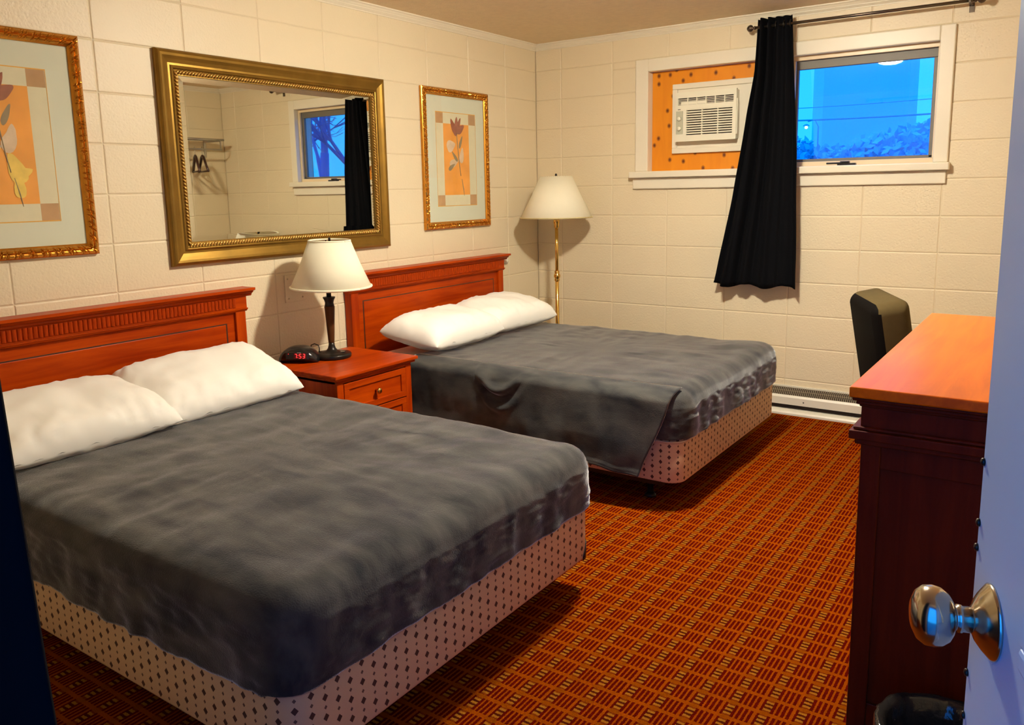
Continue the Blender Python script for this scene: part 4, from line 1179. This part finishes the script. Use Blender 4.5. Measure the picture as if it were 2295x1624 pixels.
# ------------------------------------------------------------------ outdoors beyond the window
gr = struct(box('ground', (-60, -40, -.4), (80, 90, -.12), GROUND), 'ground outside the building', 'ground')
bA, bB, bC = -6.030, -5.607, -2.426
bd = thing('far_building', 'plain tower block tinted with blue dusk haze, seen through the window', 'building', ((bB+bC)/2, 34, -.12))
c_ = (bB+bC)/2
box('wall', (bB-c_, -4, 0), (bC-c_, -2, 13), BUILD, bd)
box('side_wing', (bA-c_, -3.9, 0), (bB-c_, -2.1, 13), BUILD2, bd)
def power_line(label, p0, p1, r):
    a = Vector(p0); b = Vector(p1)
    a, b = a+(a-b)*1.2, b+(b-a)*1.2
    pts = [a.lerp(b, k/16)-Vector((0, 0, .10*math.sin(PI*k/16))) for k in range(17)]
    c = thing('power_line', label, 'cable', tuple(pts[8]))
    tube('cable', [p-pts[8] for p in pts], r, CABLE, c, seg=6)
power_line('thin upper power line crossing the window view', (-2.137, 14, 3.172), (0.619, 14, 3.175), .009)
power_line('thick lower power line crossing the window view', (-2.127, 14, 2.907), (0.588, 14, 2.874), .020)
sl_ = Vector((-5.015, 25.500, 3.428))
lp = thing('street_lamp', 'lit street lamp shining white through the window', 'street lamp', (sl_.x, sl_.y, -.12))
tube('pole', [(.45, 0, 0), (.42, 0, sl_.z+.1), (.30, 0, sl_.z+.35), (.05, 0, sl_.z+.30)], [.035, .025, .02, .018], CABLE, lp, seg=8)
lathe('lamp_head', [(.005, .10), (.05, .09), (.11, .04), (.11, .02), (.005, .02)], CABLE, lp, seg=16, loc=(0, 0, sl_.z+.12))
me = lathe_mesh('bulb', [(.004, -.045), (.03, -.035), (.045, 0), (.03, .03), (.004, .04)], 16)
link('bulb', me, STREET, lp, loc=(0, 0, sl_.z+.10))
def leafy_tree(label, x, y, h, rad, seed):
    t = thing('tree', label, 'tree', (x, y, -.12))
    tube('trunk', [(0, 0, 0), (.05, 0, h*.3), (0, .05, h*.6)], [.14, .11, .06], BRANCH, t, seg=8)
    rnd = random.Random(seed); vs_, fs = [], []
    for k in range(1500):
        a = rnd.uniform(0, 2*PI); ph = math.acos(rnd.uniform(-1, 1)); r_ = rad*(rnd.random()**.4)
        c = Vector((r_*math.sin(ph)*math.cos(a), r_*math.sin(ph)*math.sin(a), h*.62+r_*math.cos(ph)*.8*h*.36/rad*1.25))
        c *= 1
        d1 = Vector((rnd.gauss(0, 1), rnd.gauss(0, 1), rnd.gauss(0, 1))).normalized()*.13; d2 = d1.orthogonal().normalized()*.07
        i = len(vs_); vs_ += [c-d1, c+d2, c+d1, c-d2]; fs.append((i, i+1, i+2, i+3))
    o = link('foliage', mesh('foliage', vs_, fs), TREEM, t); o['kind'] = 'stuff'
trees = [(-2.83, 16.00, 2.77), (-2.89, 19.00, 2.63), (-2.79, 22.00, 2.78), (-0.80, 16.00, 2.70), (-0.76, 19.50, 3.09), (-0.60, 23.00, 3.46)]   # x, y, height
words = ['leftmost, low against the window', 'second from the left, below the street lamp', 'third from the left, low at the sill', 'third from the right, before the tower block', 'second from the right, before the tower block', 'rightmost and tallest, beside the tower block']
for k, ((tx, ty, th_), wd_) in enumerate(zip(trees, words)):
    leafy_tree(f'tree tinted with blue dusk haze outside the window, {wd_}', tx, ty, th_, 1.0, k)
def bare_tree(label, x, y, seed, h=5.5):
    t = thing('bare_tree', label, 'tree', (x, y, -.12))
    rnd = random.Random(seed)
    trunk = tube('trunk', [(0, 0, 0), (.1, .05, h*.22), (.05, .1, h*.38)], [.16, .13, .10], BRANCH, t, seg=8)
    bmv, bmf = [], []
    def seg_(a, b, r0, r1):
        d = (b-a).normalized(); n1 = d.orthogonal().normalized(); n2 = d.cross(n1); i = len(bmv)
        for q, r_ in ((a, r0), (b, r1)):
            for k in range(4): bmv.append(q+(n1*math.cos(PI/2*k)+n2*math.sin(PI/2*k))*r_)
        for k in range(4): j = (k+1) % 4; bmf.append((i+k, i+j, i+4+j, i+4+k))
    def grow(p, d, L, r, lvl):
        q = p+d*L; seg_(p, q, r, r*.75)
        if lvl == 0: return
        for k in range(3 if lvl > 1 else 2):
            nd = (d+Vector((rnd.gauss(0, .45), rnd.gauss(0, .45), rnd.gauss(.05, .35)))).normalized()
            grow(q, nd, L*rnd.uniform(.66, .88), r*.66, lvl-1)
    grow(Vector((.05, .1, h*.38)), Vector((0, 0, 1)), h*.14, .085, 6)
    grow(Vector((.08, .05, h*.25)), Vector((.5, .3, .8)).normalized(), h*.15, .06, 5)
    o = link('branches', mesh('branches', bmv, bmf), BRANCH, t); o['kind'] = 'stuff'
bare_tree('bare branching tree outside, seen in the mirror through the window', 8.2, 6.2, 4)
bare_tree('second bare tree farther outside, seen in the mirror', 11.5, 8.4, 9, 6.5)

# ------------------------------------------------------------------ groups of like things
GROUPS = {'bed_frame': 'metal bed frames', 'box_spring': 'diamond-print box springs', 'mattress': 'mattresses', 'blanket': 'grey plush blankets', 'pillow': 'white pillows on the beds',
          'curtain': 'navy curtains', 'curtain_rod': 'curtain rods', 'framed_print': 'gold-framed flower prints', 'clothes_hanger': 'hangers on the rack',
          'power_line': 'power lines outside', 'tree': 'trees outside the window', 'bare_tree': 'bare trees outside'}
for o in COL.objects:
    k = o.name.split('.')[0]
    if o.parent is None and k in GROUPS and 'label' in o: o['group'] = GROUPS[k]
